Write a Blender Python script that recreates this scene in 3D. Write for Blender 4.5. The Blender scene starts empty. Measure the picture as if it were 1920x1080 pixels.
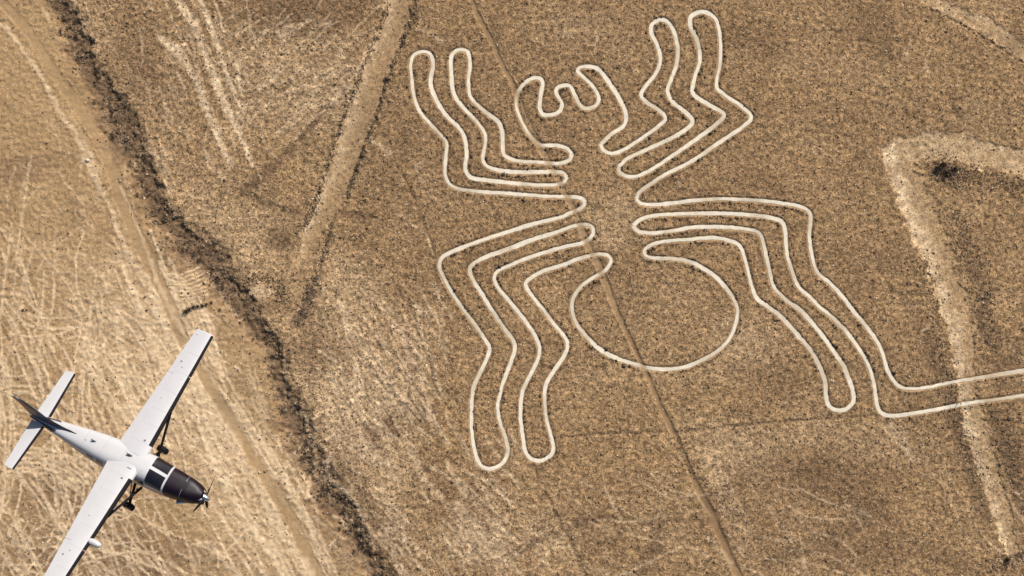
import bpy, math, random
import numpy as np
from mathutils import Vector, Matrix

random.seed(7)
rng = np.random.default_rng(11)
scene = bpy.context.scene
C = scene.collection

# ------------------------------------------------------------------ camera
H = 200.0                       # height of the camera above the plain
S = 140.0 / 1920.0              # metres of ground per photograph pixel
cam_data = bpy.data.cameras.new('camera')
cam = bpy.data.objects.new('camera', cam_data)
C.objects.link(cam)
cam.location = (0, 0, H)
cam.rotation_euler = (0, 0, 0)
cam_data.sensor_fit = 'HORIZONTAL'
cam_data.angle = 2 * math.atan(70.0 / H)
cam_data.clip_start = 1.0
cam_data.clip_end = 12000.0
scene.camera = cam

# ------------------------------------------------------------------ light
to_sun = Vector((0.42, 0.70, 0.56)).normalized()
sun_elev = math.asin(to_sun.z)
sun_az = math.atan2(to_sun.x, to_sun.y)
world = bpy.data.worlds.new('World')
scene.world = world
world.use_nodes = True
wn = world.node_tree.nodes
wl = world.node_tree.links
wn.clear()
sky = wn.new('ShaderNodeTexSky')
sky.sky_type = 'NISHITA'
sky.sun_disc = False
sky.sun_elevation = sun_elev
sky.sun_rotation = sun_az
sky.altitude = 500
sky.dust_density = 2.0
bg = wn.new('ShaderNodeBackground')
bg.inputs['Strength'].default_value = 0.07
wo = wn.new('ShaderNodeOutputWorld')
wl.new(sky.outputs[0], bg.inputs['Color'])
wl.new(bg.outputs[0], wo.inputs['Surface'])
sun_data = bpy.data.lights.new('sun', 'SUN')
sun_data.energy = 4.5
sun_data.angle = math.radians(0.53)
sun_data.color = (1.0, 0.945, 0.87)
sun = bpy.data.objects.new('sun', sun_data)
C.objects.link(sun)
sun.rotation_euler = to_sun.to_track_quat('Z', 'Y').to_euler()
sun.location = (60, 100, 150)
scene.view_settings.view_transform = 'Standard'
scene.view_settings.look = 'None'
scene.view_settings.exposure = 0.0
scene.view_settings.gamma = 1.0
scene.view_settings.use_curve_mapping = False
scene.render.resolution_x = 1024
scene.render.resolution_y = 576


# ------------------------------------------------------------------ helpers
def tag(o, label=None, cat=None, group=None, kind=None):
    if label: o['label'] = label
    if cat: o['category'] = cat
    if group: o['group'] = group
    if kind: o['kind'] = kind
    return o


def P(pts):
    """map positions read off the survey (1920 wide) to metres"""
    a = np.array(pts, float)
    out = a.copy()
    out[:, 0] = (a[:, 0] - 960) * S
    out[:, 1] = (540 - a[:, 1]) * S
    if a.shape[1] > 2:
        out[:, 2] = a[:, 2] * S
    return out


def catmull(pts, step=0.25):
    p = np.asarray(pts, float)
    p = np.vstack([2 * p[0] - p[1], p, 2 * p[-1] - p[-2]])
    out = []
    for i in range(1, len(p) - 2):
        p0, p1, p2, p3 = p[i - 1], p[i], p[i + 1], p[i + 2]
        n = max(2, int(np.hypot(*(p2 - p1)[:2]) / step))
        t = np.linspace(0, 1, n, endpoint=False)[:, None]
        out.append(0.5 * ((2 * p1) + (-p0 + p2) * t + (2 * p0 - 5 * p1 + 4 * p2 - p3) * t * t
                          + (-p0 + 3 * p1 - 3 * p2 + p3) * t ** 3))
    out.append(p[-2][None])
    return np.vstack(out)


def perlin(x, y, seed):
    r = np.random.default_rng(seed)
    perm = r.permutation(256)
    ang = r.random(256) * 2 * np.pi
    gx, gy = np.cos(ang).astype(np.float32), np.sin(ang).astype(np.float32)
    xi = np.floor(x).astype(np.int32); yi = np.floor(y).astype(np.int32)
    fx = (x - xi).astype(np.float32); fy = (y - yi).astype(np.float32)
    u = fx * fx * fx * (fx * (fx * 6 - 15) + 10)
    v = fy * fy * fy * (fy * (fy * 6 - 15) + 10)

    def g(ix, iy, dx, dy):
        h = perm[(perm[ix & 255] + iy) & 255]
        return gx[h] * dx + gy[h] * dy
    a = g(xi, yi, fx, fy); b = g(xi + 1, yi, fx - 1, fy)
    c = g(xi, yi + 1, fx, fy - 1); d = g(xi + 1, yi + 1, fx - 1, fy - 1)
    return ((a + (b - a) * u) * (1 - v) + (c + (d - c) * u) * v) * 1.5


def fbm(x, y, wl, octs, seed, gain=0.5):
    s = 0; a = 1.0; n = 0
    for o in range(octs):
        s = s + a * perlin(x / wl * 2 ** o, y / wl * 2 ** o, seed + o)
        n += a; a *= gain
    return s / n


def sstep(a, b, x):
    t = np.clip((x - a) / (b - a), 0, 1)
    return t * t * (3 - 2 * t)


# ------------------------------------------------------------------ the plain: a height field with real relief
fx0 = 86.0; fy0 = 55.0; dx = 0.14
fine_x = np.arange(-fx0, fx0 + dx / 2, dx)
fine_y = np.arange(-fy0, fy0 + dx / 2, dx)
def skirt(e):
    out = []; v = e; st = dx
    while v < 4500:
        st *= 1.22; v += st; out.append(v)
    return np.array(out)
sx = skirt(fine_x[-1]); sy = skirt(fine_y[-1])
gx = np.concatenate([-sx[::-1], fine_x, sx]); gy = np.concatenate([-sy[::-1], fine_y, sy])
NX, NY = len(gx), len(gy)
X, Y = np.meshgrid(gx, gy)           # shape (NY, NX)
wx = fbm(X, Y, 7.0, 3, 500) * 0.9; wy = fbm(X, Y, 7.0, 3, 520) * 0.9     # a little warping so that edges wander
wfx = fbm(X, Y, 1.1, 2, 540) * 0.30; wfy = fbm(X, Y, 1.1, 2, 560) * 0.30


def field(poly, R, warp=1.0):
    """distance to a polyline, signed side (left of travel positive) and width interpolated along it"""
    D = np.full(X.shape, R, np.float32)
    Sd = np.zeros(X.shape, np.float32)
    W = np.ones(X.shape, np.float32)
    poly = np.asarray(poly, float)
    for a, b in zip(poly[:-1], poly[1:]):
        m = R + (1.8 if warp else 0)
        x0, x1 = min(a[0], b[0]) - m, max(a[0], b[0]) + m
        y0, y1 = min(a[1], b[1]) - m, max(a[1], b[1]) + m
        i0, i1 = np.searchsorted(gx, x0), np.searchsorted(gx, x1)
        j0, j1 = np.searchsorted(gy, y0), np.searchsorted(gy, y1)
        if i0 >= i1 or j0 >= j1: continue
        sl = (slice(j0, j1), slice(i0, i1))
        px = X[sl]; py = Y[sl]
        if warp:
            px = px + (wx[sl] + wfx[sl]) * warp; py = py + (wy[sl] + wfy[sl]) * warp
        ex, ey = b[0] - a[0], b[1] - a[1]
        L2 = ex * ex + ey * ey + 1e-9
        t = np.clip(((px - a[0]) * ex + (py - a[1]) * ey) / L2, 0, 1)
        qx = px - a[0] - t * ex; qy = py - a[1] - t * ey
        d = np.sqrt(qx * qx + qy * qy)
        k = d < D[sl]
        D[sl] = np.where(k, d, D[sl])
        Sd[sl] = np.where(k, np.sign(ex * qy - ey * qx) * d, Sd[sl])
        if poly.shape[1] > 2:
            W[sl] = np.where(k, a[2] + t * (b[2] - a[2]), W[sl])
    return D, Sd, W


def ext(pts, n0=1, n1=1, L=420):
    """carry a feature on in its own direction beyond the surveyed frame"""
    p = [list(map(float, q)) for q in pts]
    if n0:
        d = np.array(p[0][:2]) - np.array(p[1][:2]); d /= np.hypot(*d)
        p.insert(0, [p[0][0] + d[0] * L, p[0][1] + d[1] * L] + p[0][2:])
    if n1:
        d = np.array(p[-1][:2]) - np.array(p[-2][:2]); d /= np.hypot(*d)
        p.append([p[-1][0] + d[0] * L, p[-1][1] + d[1] * L] + p[-1][2:])
    return p


# -------- traced ground features (third value: half width)
GULLY = P(ext([(95, 0, 17), (135, 60, 19), (160, 110, 20), (190, 180, 24), (220, 250, 27), (268, 325, 24), (285, 385, 20), (335, 440, 24),
               (395, 490, 26), (420, 540, 24), (465, 590, 22), (505, 645, 20), (528, 710, 18), (548, 790, 24), (572, 850, 24),
               (612, 920, 24), (655, 985, 20), (705, 1080, 22)]))
ROAD = P(ext([(-20, -20, 8), (50, 53, 10), (100, 133, 11), (140, 187, 12), (183, 253, 12), (213, 320, 12), (225, 373, 13), (256, 440, 14), (285, 500, 13),
              (312, 560, 12), (345, 640, 12), (398, 730, 12), (447, 811, 12), (503, 901, 12), (553, 990, 13), (597, 1080, 13)]))
ROAD_EDGE = P(ext([(0, 42, 4), (33, 80, 4), (77, 143, 4), (113, 213, 5), (143, 250, 6), (167, 300, 7), (183, 345, 5), (207, 393, 5), (233, 460, 6),
                   (260, 507, 7), (290, 555, 6), (320, 640, 6), (375, 740, 8), (400, 778, 10), (432, 825, 11), (461, 878, 8), (490, 930, 7), (518, 986, 8), (563, 1051, 8), (585, 1090, 8)]))
ROAD_EDGE2 = P([(228, 350, 2.5), (246, 400, 3), (275, 470, 3), (295, 530, 3), (330, 600, 3), (372, 670, 4), (430, 755, 3), (470, 820, 4), (482, 855, 3)])
ROAD_EDGE3 = P(ext([(330, 690, 7), (365, 770, 6), (385, 830, 6), (410, 880, 5), (440, 940, 9), (468, 985, 8), (502, 1031, 6), (530, 1085, 5)], 0, 1))
TRENCH = P(ext([(755, -20, 27), (748, 25, 27), (728, 80, 30), (703, 142, 31), (678, 208, 31), (651, 285, 31), (630, 345, 30), (607, 395, 26), (588, 430, 20), (576, 470, 18), (568, 520, 14)], 1, 0))
TRENCH_L = P([(728, -40, 1), (727, 10, 1), (697, 87, 1), (673, 147, 1), (647, 213, 1), (620, 293, 1), (600, 353, 1), (587, 393, 1), (566, 430, 1)])
TRENCH_R = P([(782, -40, 1), (778, 30, 1), (760, 67, 1), (733, 133, 1), (710, 207, 1), (688, 270, 1)])
TRENCH_R2 = P([(684, 280, 1), (663, 327, 1), (652, 365, 1)])
TRENCH_R3 = P([(625, 415, 1), (612, 460, 1), (603, 492, 1)])
TRENCH_R4 = P([(595, 515, 3), (585, 545, 5), (575, 570, 4), (562, 600, 3)])
ELL_A = P(ext([(1682, 288, 28), (1705, 345, 32), (1730, 410, 31), (1755, 475, 31), (1782, 545, 30), (1800, 610, 27), (1810, 680, 22), (1813, 740, 20), (1826, 790, 21),
               (1846, 850, 21), (1868, 920, 21), (1885, 985, 17), (1896, 1035, 12)], 0, 0))
ELL_B = P(ext([(1680, 285, 24), (1730, 274, 27), (1790, 276, 27), (1850, 288, 26), (1925, 310, 25)], 0, 1))
CORNER = P(ext([(1700, -22, 12), (1760, 8, 13), (1800, 28, 15), (1850, 52, 16), (1925, 98, 17)]))
CORNER_D = P(ext([(1740, 13, 2), (1780, 33, 2), (1823, 57, 2), (1870, 86, 2), (1925, 123, 2)], 0, 1))
FOOT = P(ext([(880, -10, 5), (893, 25, 5), (928, 90, 5), (958, 150, 5), (972, 185, 7), (985, 225, 8), (1005, 265, 7), (1025, 300, 7), (1050, 345, 6), (1075, 390, 6), (1090, 430, 7),
              (1108, 475, 7), (1132, 525, 8), (1160, 590, 6), (1190, 650, 5), (1212, 705, 5), (1237, 760, 6), (1265, 818, 7), (1297, 890, 6), (1325, 950, 8), (1358, 1020, 8), (1388, 1090, 8)]))
FURROWS = [P(q) for q in (
    [(1000, 872, 3), (1020, 920, 3), (1050, 980, 3), (1078, 1035, 4), (1098, 1085, 4)],
    [(1040, 822, 2), (1120, 815, 3), (1250, 810, 2.5)], [(1262, 812, 2), (1400, 796, 3), (1550, 786, 2.5), (1640, 779, 2)],
    [(452, 362, 8), (500, 325, 8), (560, 265, 7), (608, 205, 6)], [(455, 360, 7), (500, 385, 7), (555, 400, 5)],
    [(628, 400, 4), (670, 405, 6), (705, 410, 3)], [(650, 372, 2), (695, 368, 2)],
    [(688, 690, 2.5), (722, 727, 3.5), (750, 757, 5), (762, 765, 5)], [(765, 745, 4), (768, 700, 2)], [(803, 673, 2.5), (812, 710, 3), (816, 762, 5)],
    [(735, 525, 2), (765, 575, 3), (790, 640, 2)],
    [(752, 320, 2), (765, 350, 2), (795, 420, 2.5), (812, 468, 2)],
    [(958, 1045, 10), (1010, 1015, 6)], [(1240, 985, 10), (1225, 1035, 12), (1200, 1080, 12)],
    [(1080, 985, 8), (1160, 970, 5), (1220, 985, 5)], [(1780, 180, 8), (1800, 220, 8)],
    [(1875, 690, 12), (1920, 650, 14)], [(1850, 760, 5), (1890, 860, 14), (1915, 960, 10)], [(1862, 545, 8), (1830, 590, 8), (1850, 640, 8)],
    [(1740, 640, 14), (1765, 720, 14), (1790, 800, 16), (1815, 880, 14), (1835, 960, 14)],
    [(1640, 960, 20), (1560, 1010, 20), (1440, 1060, 12)], [(1880, 1050, 6), (1920, 1040, 5)],
)]
PALES = [P(q) for q in (
    [(325, -20, 6), (345, 18, 6), (362, 40, 7), (377, 85, 5), (400, 140, 6), (423, 200, 6), (447, 245, 4), (473, 310, 3)],
    [(300, 70, 4), (330, 95, 9), (350, 120, 5), (372, 165, 5), (385, 200, 6), (405, 250, 5), (433, 312, 4)],
    [(372, -10, 3), (403, 67, 4), (425, 140, 3), (450, 200, 3)], [(400, -10, 2), (420, 60, 2)], [(443, 120, 5), (452, 175, 4)],
    [(360, 100, 2), (390, 190, 3), (418, 262, 3)], [(340, -10, 3), (353, 60, 3), (382, 160, 2)],
    [(1707, 72, 1.5), (1701, 105, 2), (1705, 137, 1.5)], [(1746, 90, 1.5), (1734, 113, 2), (1742, 138, 1.5)],
    [(525, 62, 9), (542, 50, 6)], [(590, 45, 4), (615, 43, 5)], [(633, 90, 3), (643, 110, 3)],
    [(780, 55, 3), (810, 62, 4), (830, 82, 4)], [(440, 745, 2), (490, 850, 3), (520, 900, 3)],
    [(478, 690, 2), (500, 770, 3)], [(455, 660, 2), (478, 720, 3), (490, 780, 4), (505, 850, 4), (520, 880, 3)],
    [(690, 660, 5), (740, 750, 5), (760, 790, 4)], [(620, 700, 5), (665, 790, 8), (690, 850, 8), (730, 870, 5)],
    [(640, 820, 6), (700, 870, 6)], [(770, 850, 8), (800, 905, 6), (830, 935, 5), (845, 955, 3)],
    [(860, 950, 12), (900, 1000, 14), (940, 1040, 9), (975, 1075, 6)], [(1000, 1030, 3), (1040, 1075, 3)],
    [(1480, 1045, 2), (1600, 1080, 2)], [(1330, 1010, 4), (1370, 1055, 4)], [(1205, 250, 2), (1240, 285, 1)],
    [(480, 548, 12), (505, 548, 11)], [(1005, 1062, 3), (1060, 1000, 2)], [(1150, 1085, 3), (1290, 1020, 2)],
    [(745, 400, 2), (800, 440, 2), (812, 480, 2)], [(782, 310, 4), (790, 345, 2)], [(690, 258, 4), (730, 285, 5)],
    [(1062, 62, 7), (1068, 66, 6)], [(1730, 620, 3), (1738, 612, 4)], [(1670, 800, 10), (1710, 860, 7)],
)]

# arcs scraped beside the road
for k in range(9):
    r0 = 28 + 9 * k
    a = [(60 + (r0 + 55) * math.cos(t), 985 - (r0 + 45) * math.sin(t), 2.2 + random.random()) for t in np.linspace(2.2 - .1 * k * .5, 0.7, 7)]
    if k > 2: PALES.append(P(a))
for k in range(8):
    PALES.append(P([(300 + k * 6, 512 + 7 * k, 1.8), (340 + 4 * k, 516 + 6 * k, 2), (375 + 2 * k, 500 + 7.5 * k, 1.5)]))

for k in range(15):                                      # curving pairs of wheel tracks
    cx, cy = random.uniform(-60, 330), random.uniform(560, 1080); a = random.uniform(0, 6.28); Rr = random.uniform(120, 520); sw = random.uniform(.4, 1.1)
    for o_ in (0, 19):
        PALES.append(P([(cx + (Rr + o_) * math.cos(a + t) - Rr * math.cos(a), cy + (Rr + o_) * math.sin(a + t) - Rr * math.sin(a), random.uniform(1.4, 2.4)) for t in np.linspace(-sw / 2, sw / 2, 9)]))
# the line of the drawing, one stroke, cut where limbs meet the body
STROKES = {
    'hind': [(1920 + 330, 634), (2050, 672), (1920, 694), (1856, 704.6), (1812, 712), (1778, 718), (1734, 727), (1708, 729), (1690, 726), (1676, 715), (1664, 693), (1654, 662), (1643, 638.5), (1620, 607),
             (1597, 579), (1582, 559), (1557, 532), (1532, 510), (1522, 480), (1517, 440), (1520, 405), (1507, 390), (1477, 383), (1427, 377), (1360, 373), (1310, 375), (1270, 380), (1230, 384), (1203, 382), (1193, 373)],
    'fore_d': [(1193, 373), (1200, 360), (1216, 348), (1247, 328), (1297, 302), (1347, 268), (1390, 240), (1408, 220), (1390, 200), (1357, 178), (1343, 160), (1350, 117), (1350, 73), (1343, 40), (1328, 25), (1310, 23),
               (1295, 32), (1295, 50), (1307, 77), (1312, 113), (1303, 143), (1298, 172), (1310, 185), (1340, 203), (1357, 217), (1337, 238), (1307, 260), (1267, 288), (1227, 315), (1197, 330), (1177, 331), (1162, 323), (1160, 312)],
    'fore_c': [(1160, 312), (1177, 297), (1213, 280), (1253, 262), (1287, 242), (1298, 227), (1287, 212), (1263, 193), (1252, 173), (1258, 150), (1268, 123), (1271, 93), (1265, 63), (1253, 42), (1237, 37), (1222, 47),
               (1222, 63), (1233, 87), (1238, 113), (1230, 137), (1212, 160), (1202, 178), (1213, 192), (1237, 208), (1248, 222), (1237, 235), (1213, 253), (1183, 273), (1160, 285), (1143, 287), (1131, 281), (1126, 270)],
    'head': [(1126, 270), (1147, 250), (1167, 237), (1174, 220), (1168, 197), (1153, 170), (1137, 147), (1123, 130), (1107, 124), (1088, 126), (1083, 133), (1093, 143), (1113, 163), (1123, 183), (1118, 197), (1103, 203), (1093, 201),
             (1083, 190), (1073, 167), (1063, 160), (1047, 163), (1043, 173), (1054, 193), (1050, 208), (1037, 215), (1020, 215), (1012, 203), (1015, 173), (1018, 157), (1013, 148), (1000, 147), (983, 157), (970, 177), (969, 200), (978, 227), (993, 253), (1013, 271), (1040, 272), (1063, 278), (1072, 288)],
    'fore_b': [(1072, 288), (1067, 300), (1047, 306), (1007, 304), (973, 302), (948, 293), (943, 277), (942, 247), (933, 227), (907, 207), (883, 183), (878, 153), (881, 120), (877, 98), (865, 93), (852, 97), (845, 110), (846, 137),
               (850, 173), (867, 200), (893, 227), (909, 250), (910, 270), (905, 297), (913, 312), (937, 320), (973, 323), (1023, 322), (1053, 323), (1063, 332)],
    'fore_a': [(1063, 332), (1057, 342), (1040, 347), (1007, 347), (957, 343), (907, 337), (883, 332), (873, 317), (875, 293), (873, 267), (863, 243), (837, 217), (818, 187), (807, 157), (812, 123), (807, 102), (792, 97), (777, 103),
               (770, 120), (772, 147), (777, 183), (790, 213), (820, 247), (837, 267), (836, 293), (834, 323), (840, 342), (857, 353), (890, 358), (953, 363), (1017, 368), (1067, 369), (1090, 372), (1097, 380)],
    'hind_h': [(1097, 380), (1090, 390), (1067, 400), (1051, 407), (1000, 420), (956, 433), (907, 449), (858, 467), (831, 480), (824, 493), (827, 511), (844, 544), (867, 578), (889, 607), (911, 638), (918, 654), (912.6, 674.5),
               (897, 705.6), (886.7, 731.5), (883, 775.6), (885, 820), (892, 853), (902, 873), (918, 879), (933, 875), (946, 864), (952, 845.6), (947.6, 820), (937, 791), (933, 765), (937, 742), (946, 711), (959, 677), (966, 654), (962, 638), (947, 618),
               (924, 584), (904, 551), (889, 527), (881, 507), (889, 494), (915.6, 480), (955.6, 465.6), (1000, 449), (1044, 435.6), (1075.6, 424), (1100, 421), (1111, 426.7), (1113, 438)],
    'hind_g': [(1113, 438), (1104, 449), (1089, 456.7), (1058, 463), (1022, 473), (984, 485.6), (955.6, 498), (935.6, 507), (927, 520), (933, 538), (951, 560), (973, 587), (995.6, 617), (1008.6, 641), (1011.7, 659), (1006, 680), (990, 711),
               (979, 737), (976, 778), (980, 817), (985, 845.6), (995.6, 860), (1008.6, 864), (1021.5, 861), (1034.5, 851), (1037, 835), (1030.6, 809), (1024, 781), (1021.5, 744.5), (1024, 721), (1037, 698), (1058, 667), (1064, 648.5), (1059, 632),
               (1035.6, 604), (1018, 580), (1000, 558), (986.7, 538), (987, 528), (1000, 518), (1022, 507), (1055.6, 497), (1084, 485.5), (1109, 479), (1127, 476), (1140, 479), (1146.6, 488)],
    'abdomen': [(1146.6, 488), (1140, 501), (1129, 512), (1111, 521), (1091, 535.5), (1077, 553), (1072, 571), (1074, 591), (1085, 613), (1110, 642), (1133, 660), (1160, 673), (1187, 682), (1210, 689), (1240, 692.5), (1267, 691), (1293, 685),
                (1327, 670), (1350, 655), (1367, 637), (1378, 613), (1383, 587), (1377, 563), (1360, 538), (1337, 515), (1310, 498), (1283, 488), (1253, 485), (1220, 483), (1208, 477)],
    'hind_f': [(1208, 477), (1210, 467), (1227, 457), (1253, 452), (1287, 450), (1320, 447), (1347, 447), (1373, 453), (1388, 462), (1398, 490), (1407, 527), (1418, 557), (1436.7, 573), (1460, 590), (1480, 610), (1506, 640), (1524, 663),
               (1539.6, 693), (1548, 719), (1549, 739.6), (1552.6, 756.5), (1560, 765.5), (1571, 769.5), (1584, 768), (1595, 760), (1600.6, 750), (1598.7, 732), (1591.5, 711), (1581, 685), (1563, 658), (1545, 633), (1523, 606), (1498, 579),
               (1480, 567), (1452, 540), (1442, 507), (1433, 467), (1425, 440), (1407, 431), (1360, 426), (1303, 426), (1260, 433), (1220, 437), (1197, 433), (1187, 423)],
    'hind_e': [(1187, 423), (1200, 412), (1227, 404), (1277, 401), (1333, 400), (1393, 402), (1440, 407), (1465, 415), (1472, 433), (1475, 473), (1483, 503), (1497, 537), (1516, 554), (1536, 575), (1555, 590.5), (1580, 614), (1600.6, 640), (1617, 664.5),
               (1629, 688), (1637, 714), (1641, 734.5), (1644.6, 758), (1650, 771), (1661.5, 778), (1677, 779), (1700, 776.5), (1752, 768), (1811.9, 756.5), (1863.7, 749.5), (1920, 741), (2050, 720), (1920 + 330, 690)],
}
STROKES = {k: catmull(P(v), 0.22) for k, v in STROKES.items()}
ALL_LINE = [s[::3] if (len(s) - 1) % 3 == 0 else np.vstack([s[::3], s[-1:]]) for s in STROKES.values()]

# ---------------- fields
D_line = np.full(X.shape, 4.0, np.float32); S_line = np.zeros(X.shape, np.float32)
for st in ALL_LINE:
    d, sd, _ = field(st, 2.2, 0)
    k = d < D_line
    D_line[k] = d[k]
D_line = np.minimum(D_line, 4)
wfx *= 1.8; wfy *= 1.8
d_gul, s_gul, w_gul = field(GULLY, 9.0, 1.6)
wfx /= 1.8; wfy /= 1.8
d_road, s_road, w_road = field(ROAD, 5.0, 0.5)
d_tr, s_tr, w_tr = field(TRENCH, 6.0, 0.9)
d_ea, s_ea, w_ea = field(ELL_A, 5.5, 0.8)
d_eb, s_eb, w_eb = field(ELL_B, 5.5, 0.8)
d_co, s_co, w_co = field(CORNER, 4.0, 0.7)
d_ft, s_ft, w_ft = field(FOOT, 3.0, 0.45)
m_gul = 1 - sstep(0.35, 1.5, d_gul / w_gul)
m_road = 1 - sstep(0.8, 1.15, d_road / w_road)
m_tr = (1 - sstep(0.74, 1.10, d_tr / w_tr + .35 * fbm(X, Y, 1.2, 3, 710))) * sstep(-P([(0, 560)])[0, 1] * 0 + P([(0, 540)])[0, 1], P([(0, 420)])[0, 1], Y)
m_ea = 1 - sstep(0.80, 1.06, d_ea / w_ea + .55 * fbm(X, Y, 1.3, 3, 700))
m_eb = 1 - sstep(0.74, 1.10, d_eb / w_eb + .6 * fbm(X, Y, 1.3, 3, 700))
m_ell = np.maximum(m_ea, m_eb)
m_co = 1 - sstep(0.7, 1.15, d_co / w_co + .5 * fbm(X, Y, 1.2, 3, 720))
m_ft = 1 - sstep(0.55, 1.25, d_ft / w_ft)
m_line = 1 - sstep(0.27, 0.46, D_line)

# regions: side of the gully (right side of the downward stroke is negative X)
side = np.where(d_gul < 9, s_gul, 0)
gpy = GULLY[:, 1][::-1]; gpx = GULLY[:, 0][::-1]
gcx = np.interp(Y + wy, gpy, gpx)
east = sstep(-1.5, 2.5, X + wx - gcx)                 # 0 west of the gully, 1 east
west = 1 - east
PX = X / S + 960; PY = 540 - Y / S                      # survey coordinates of every ground point

def blob(cx, cy, rx, ry, ang=0.0, soft=0.6):
    c, s_ = math.cos(ang), math.sin(ang)
    u = ((PX - cx) * c + (PY - cy) * s_) / rx; v = (-(PX - cx) * s_ + (PY - cy) * c) / ry
    r = np.sqrt(u * u + v * v) + 0.35 * N_mid
    return 1 - sstep(1 - soft, 1 + soft, r)

N_big = fbm(X, Y, 34, 3, 1)
N_mid = fbm(X, Y, 9, 4, 20)
N_sm = fbm(X, Y, 1.7, 3, 40)
N_ti = fbm(X + wfx, Y + wfy, 0.62, 2, 60)
N_w = fbm(X + wfx * 2, Y + wfy * 2, 0.95, 2, 80)
worm = 1 - np.clip(np.abs(N_w) * 5, 0, 1)              # thin meandering crests

# scraped streaks and wheel marks
PALES[0][:, 2] *= 1.25; PALES[1][:, 2] *= 1.2; PALES[2][:, 2] *= 1.3
streak = np.zeros(X.shape, np.float32); furrow = np.zeros(X.shape, np.float32)

def splat(poly, target, amp=1.0, soft=0.5, warp=0.0):
    poly = np.asarray(poly, float)
    wmax = poly[:, 2].max() * 1.8 + 0.1
    for a, b in zip(poly[:-1], poly[1:]):
        m = wmax + (1.0 if warp else 0)
        i0, i1 = np.searchsorted(gx, (min(a[0], b[0]) - m, max(a[0], b[0]) + m))
        j0, j1 = np.searchsorted(gy, (min(a[1], b[1]) - m, max(a[1], b[1]) + m))
        if i0 >= i1 or j0 >= j1: continue
        sl = (slice(j0, j1), slice(i0, i1))
        px = X[sl] + wfx[sl] * warp; py = Y[sl] + wfy[sl] * warp
        ex, ey = b[0] - a[0], b[1] - a[1]
        t = np.clip(((px - a[0]) * ex + (py - a[1]) * ey) / (ex * ex + ey * ey + 1e-9), 0, 1)
        d = np.hypot(px - a[0] - t * ex, py - a[1] - t * ey)
        w = a[2] + t * (b[2] - a[2])
        v = amp * (1 - sstep(1 - soft, 1 + soft, d / w))
        target[sl] = np.maximum(target[sl], v)

def scatter_strokes(box, n, ang, spread, ln, wd, amp, target, curve=0.15):
    x0, y0, x1, y1 = box
    for _ in range(n):
        cx = random.uniform(x0, x1); cy = random.uniform(y0, y1)
        a = math.radians(random.gauss(ang, spread)); L = random.uniform(*ln) / 2
        k = random.gauss(0, curve)
        pts = []
        for t in (-1, -0.33, 0.33, 1):
            aa = a + k * t
            pts.append((cx + math.cos(aa) * L * t, cy + math.sin(aa) * L * t, random.uniform(*wd)))
        splat(P(pts), target, amp * random.uniform(0.45, 1.0), 0.42, 0.35)

scatter_strokes((-260, 560, 420, 1150), 120, 62, 7, (60, 330), (1.6, 3.0), 0.9, streak)
scatter_strokes((0, 560, 430, 1100), 105, 54, 18, (25, 100), (1.4, 2.5), 0.8, streak, .35)
scatter_strokes((0, 560, 330, 1100), 40, -30, 30, (18, 60), (1.4, 2.3), 0.75, streak, .4)
scatter_strokes((180, 560, 430, 800), 50, 60, 8, (40, 150), (1.8, 3.4), 1.0, streak)
scatter_strokes((-100, 600, 330, 1100), 34, 12, 16, (40, 200), (1.5, 2.4), 0.75, streak)
scatter_strokes((-60, 480, 170, 1080), 22, 96, 7, (80, 420), (1.6, 2.8), 0.9, streak)
scatter_strokes((0, 300, 320, 640), 34, 110, 25, (20, 110), (1.4, 2.4), 0.42, streak)
scatter_strokes((0, 430, 300, 700), 60, 60, 28, (14, 50), (1.5, 2.6), 0.65, streak)
scatter_strokes((400, 700, 620, 1080), 50, 58, 9, (20, 120), (1.6, 3.2), 0.85, streak)
scatter_strokes((440, 760, 620, 1040), 36, -60, 18, (12, 40), (1.6, 2.8), 0.9, streak)
scatter_strokes((620, 560, 830, 800), 80, 60, 7, (30, 120), (1.53, 3.10), 0.63, streak)
scatter_strokes((620, 560, 830, 800), 46, 62, 7, (30, 100), (1.53, 2.63), 0.69, furrow)
scatter_strokes((430, 30, 680, 260), 60, -40, 9, (25, 120), (1.5, 2.4), 0.5, streak)
scatter_strokes((280, -40, 500, 330), 46, 66, 5, (20, 120), (1.5, 2.6), 0.5, streak)
scatter_strokes((330, 0, 480, 300), 69, 150, 14, (8, 22), (1.53, 2.79), 0.57, furrow)
scatter_strokes((600, 800, 980, 1080), 103, 52, 9, (20, 100), (1.70, 3.72), 0.57, streak)
scatter_strokes((900, 900, 1920, 1090), 69, 30, 28, (30, 160), (1.36, 2.33), 0.40, streak)
scatter_strokes((0, 560, 420, 1080), 70, 60, 16, (20, 120), (1.5, 2.6), 0.55, furrow)
scatter_strokes((80, 0, 330, 420), 57, 64, 9, (20, 80), (1.53, 2.79), 0.40, streak)
streak *= (1 - 0.85 * m_road)
rs = catmull(ROAD[1:-1], 1.5)
rt = np.gradient(rs, axis=0)[:, :2]; rt /= np.hypot(rt[:, 0], rt[:, 1])[:, None]
rn = np.stack([-rt[:, 1], rt[:, 0]], 1)
n_r = len(rs); ruts = np.zeros(X.shape, np.float32)
for _ in range(46):
    a = random.uniform(.42, .97); b_ = min(1, a + random.uniform(.05, .28)); o_ = random.choice([random.uniform(-4.4, -1.0), random.uniform(1.0, 2.6), random.uniform(-4.4, -1.0)])
    i0, i1 = int(a * n_r), int(b_ * n_r)
    if i1 - i0 < 3: continue
    seg = rs[i0:i1:2].copy(); seg[:, :2] += rn[i0:i1:2] * o_
    seg[:, 2] = np.random.default_rng(_).uniform(.10, .24, len(seg)) * (2 if _ % 9 == 0 else 1)
    splat(seg, ruts, random.uniform(.5, .95), .45, .5)
streak = np.maximum(streak, ruts)
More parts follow.
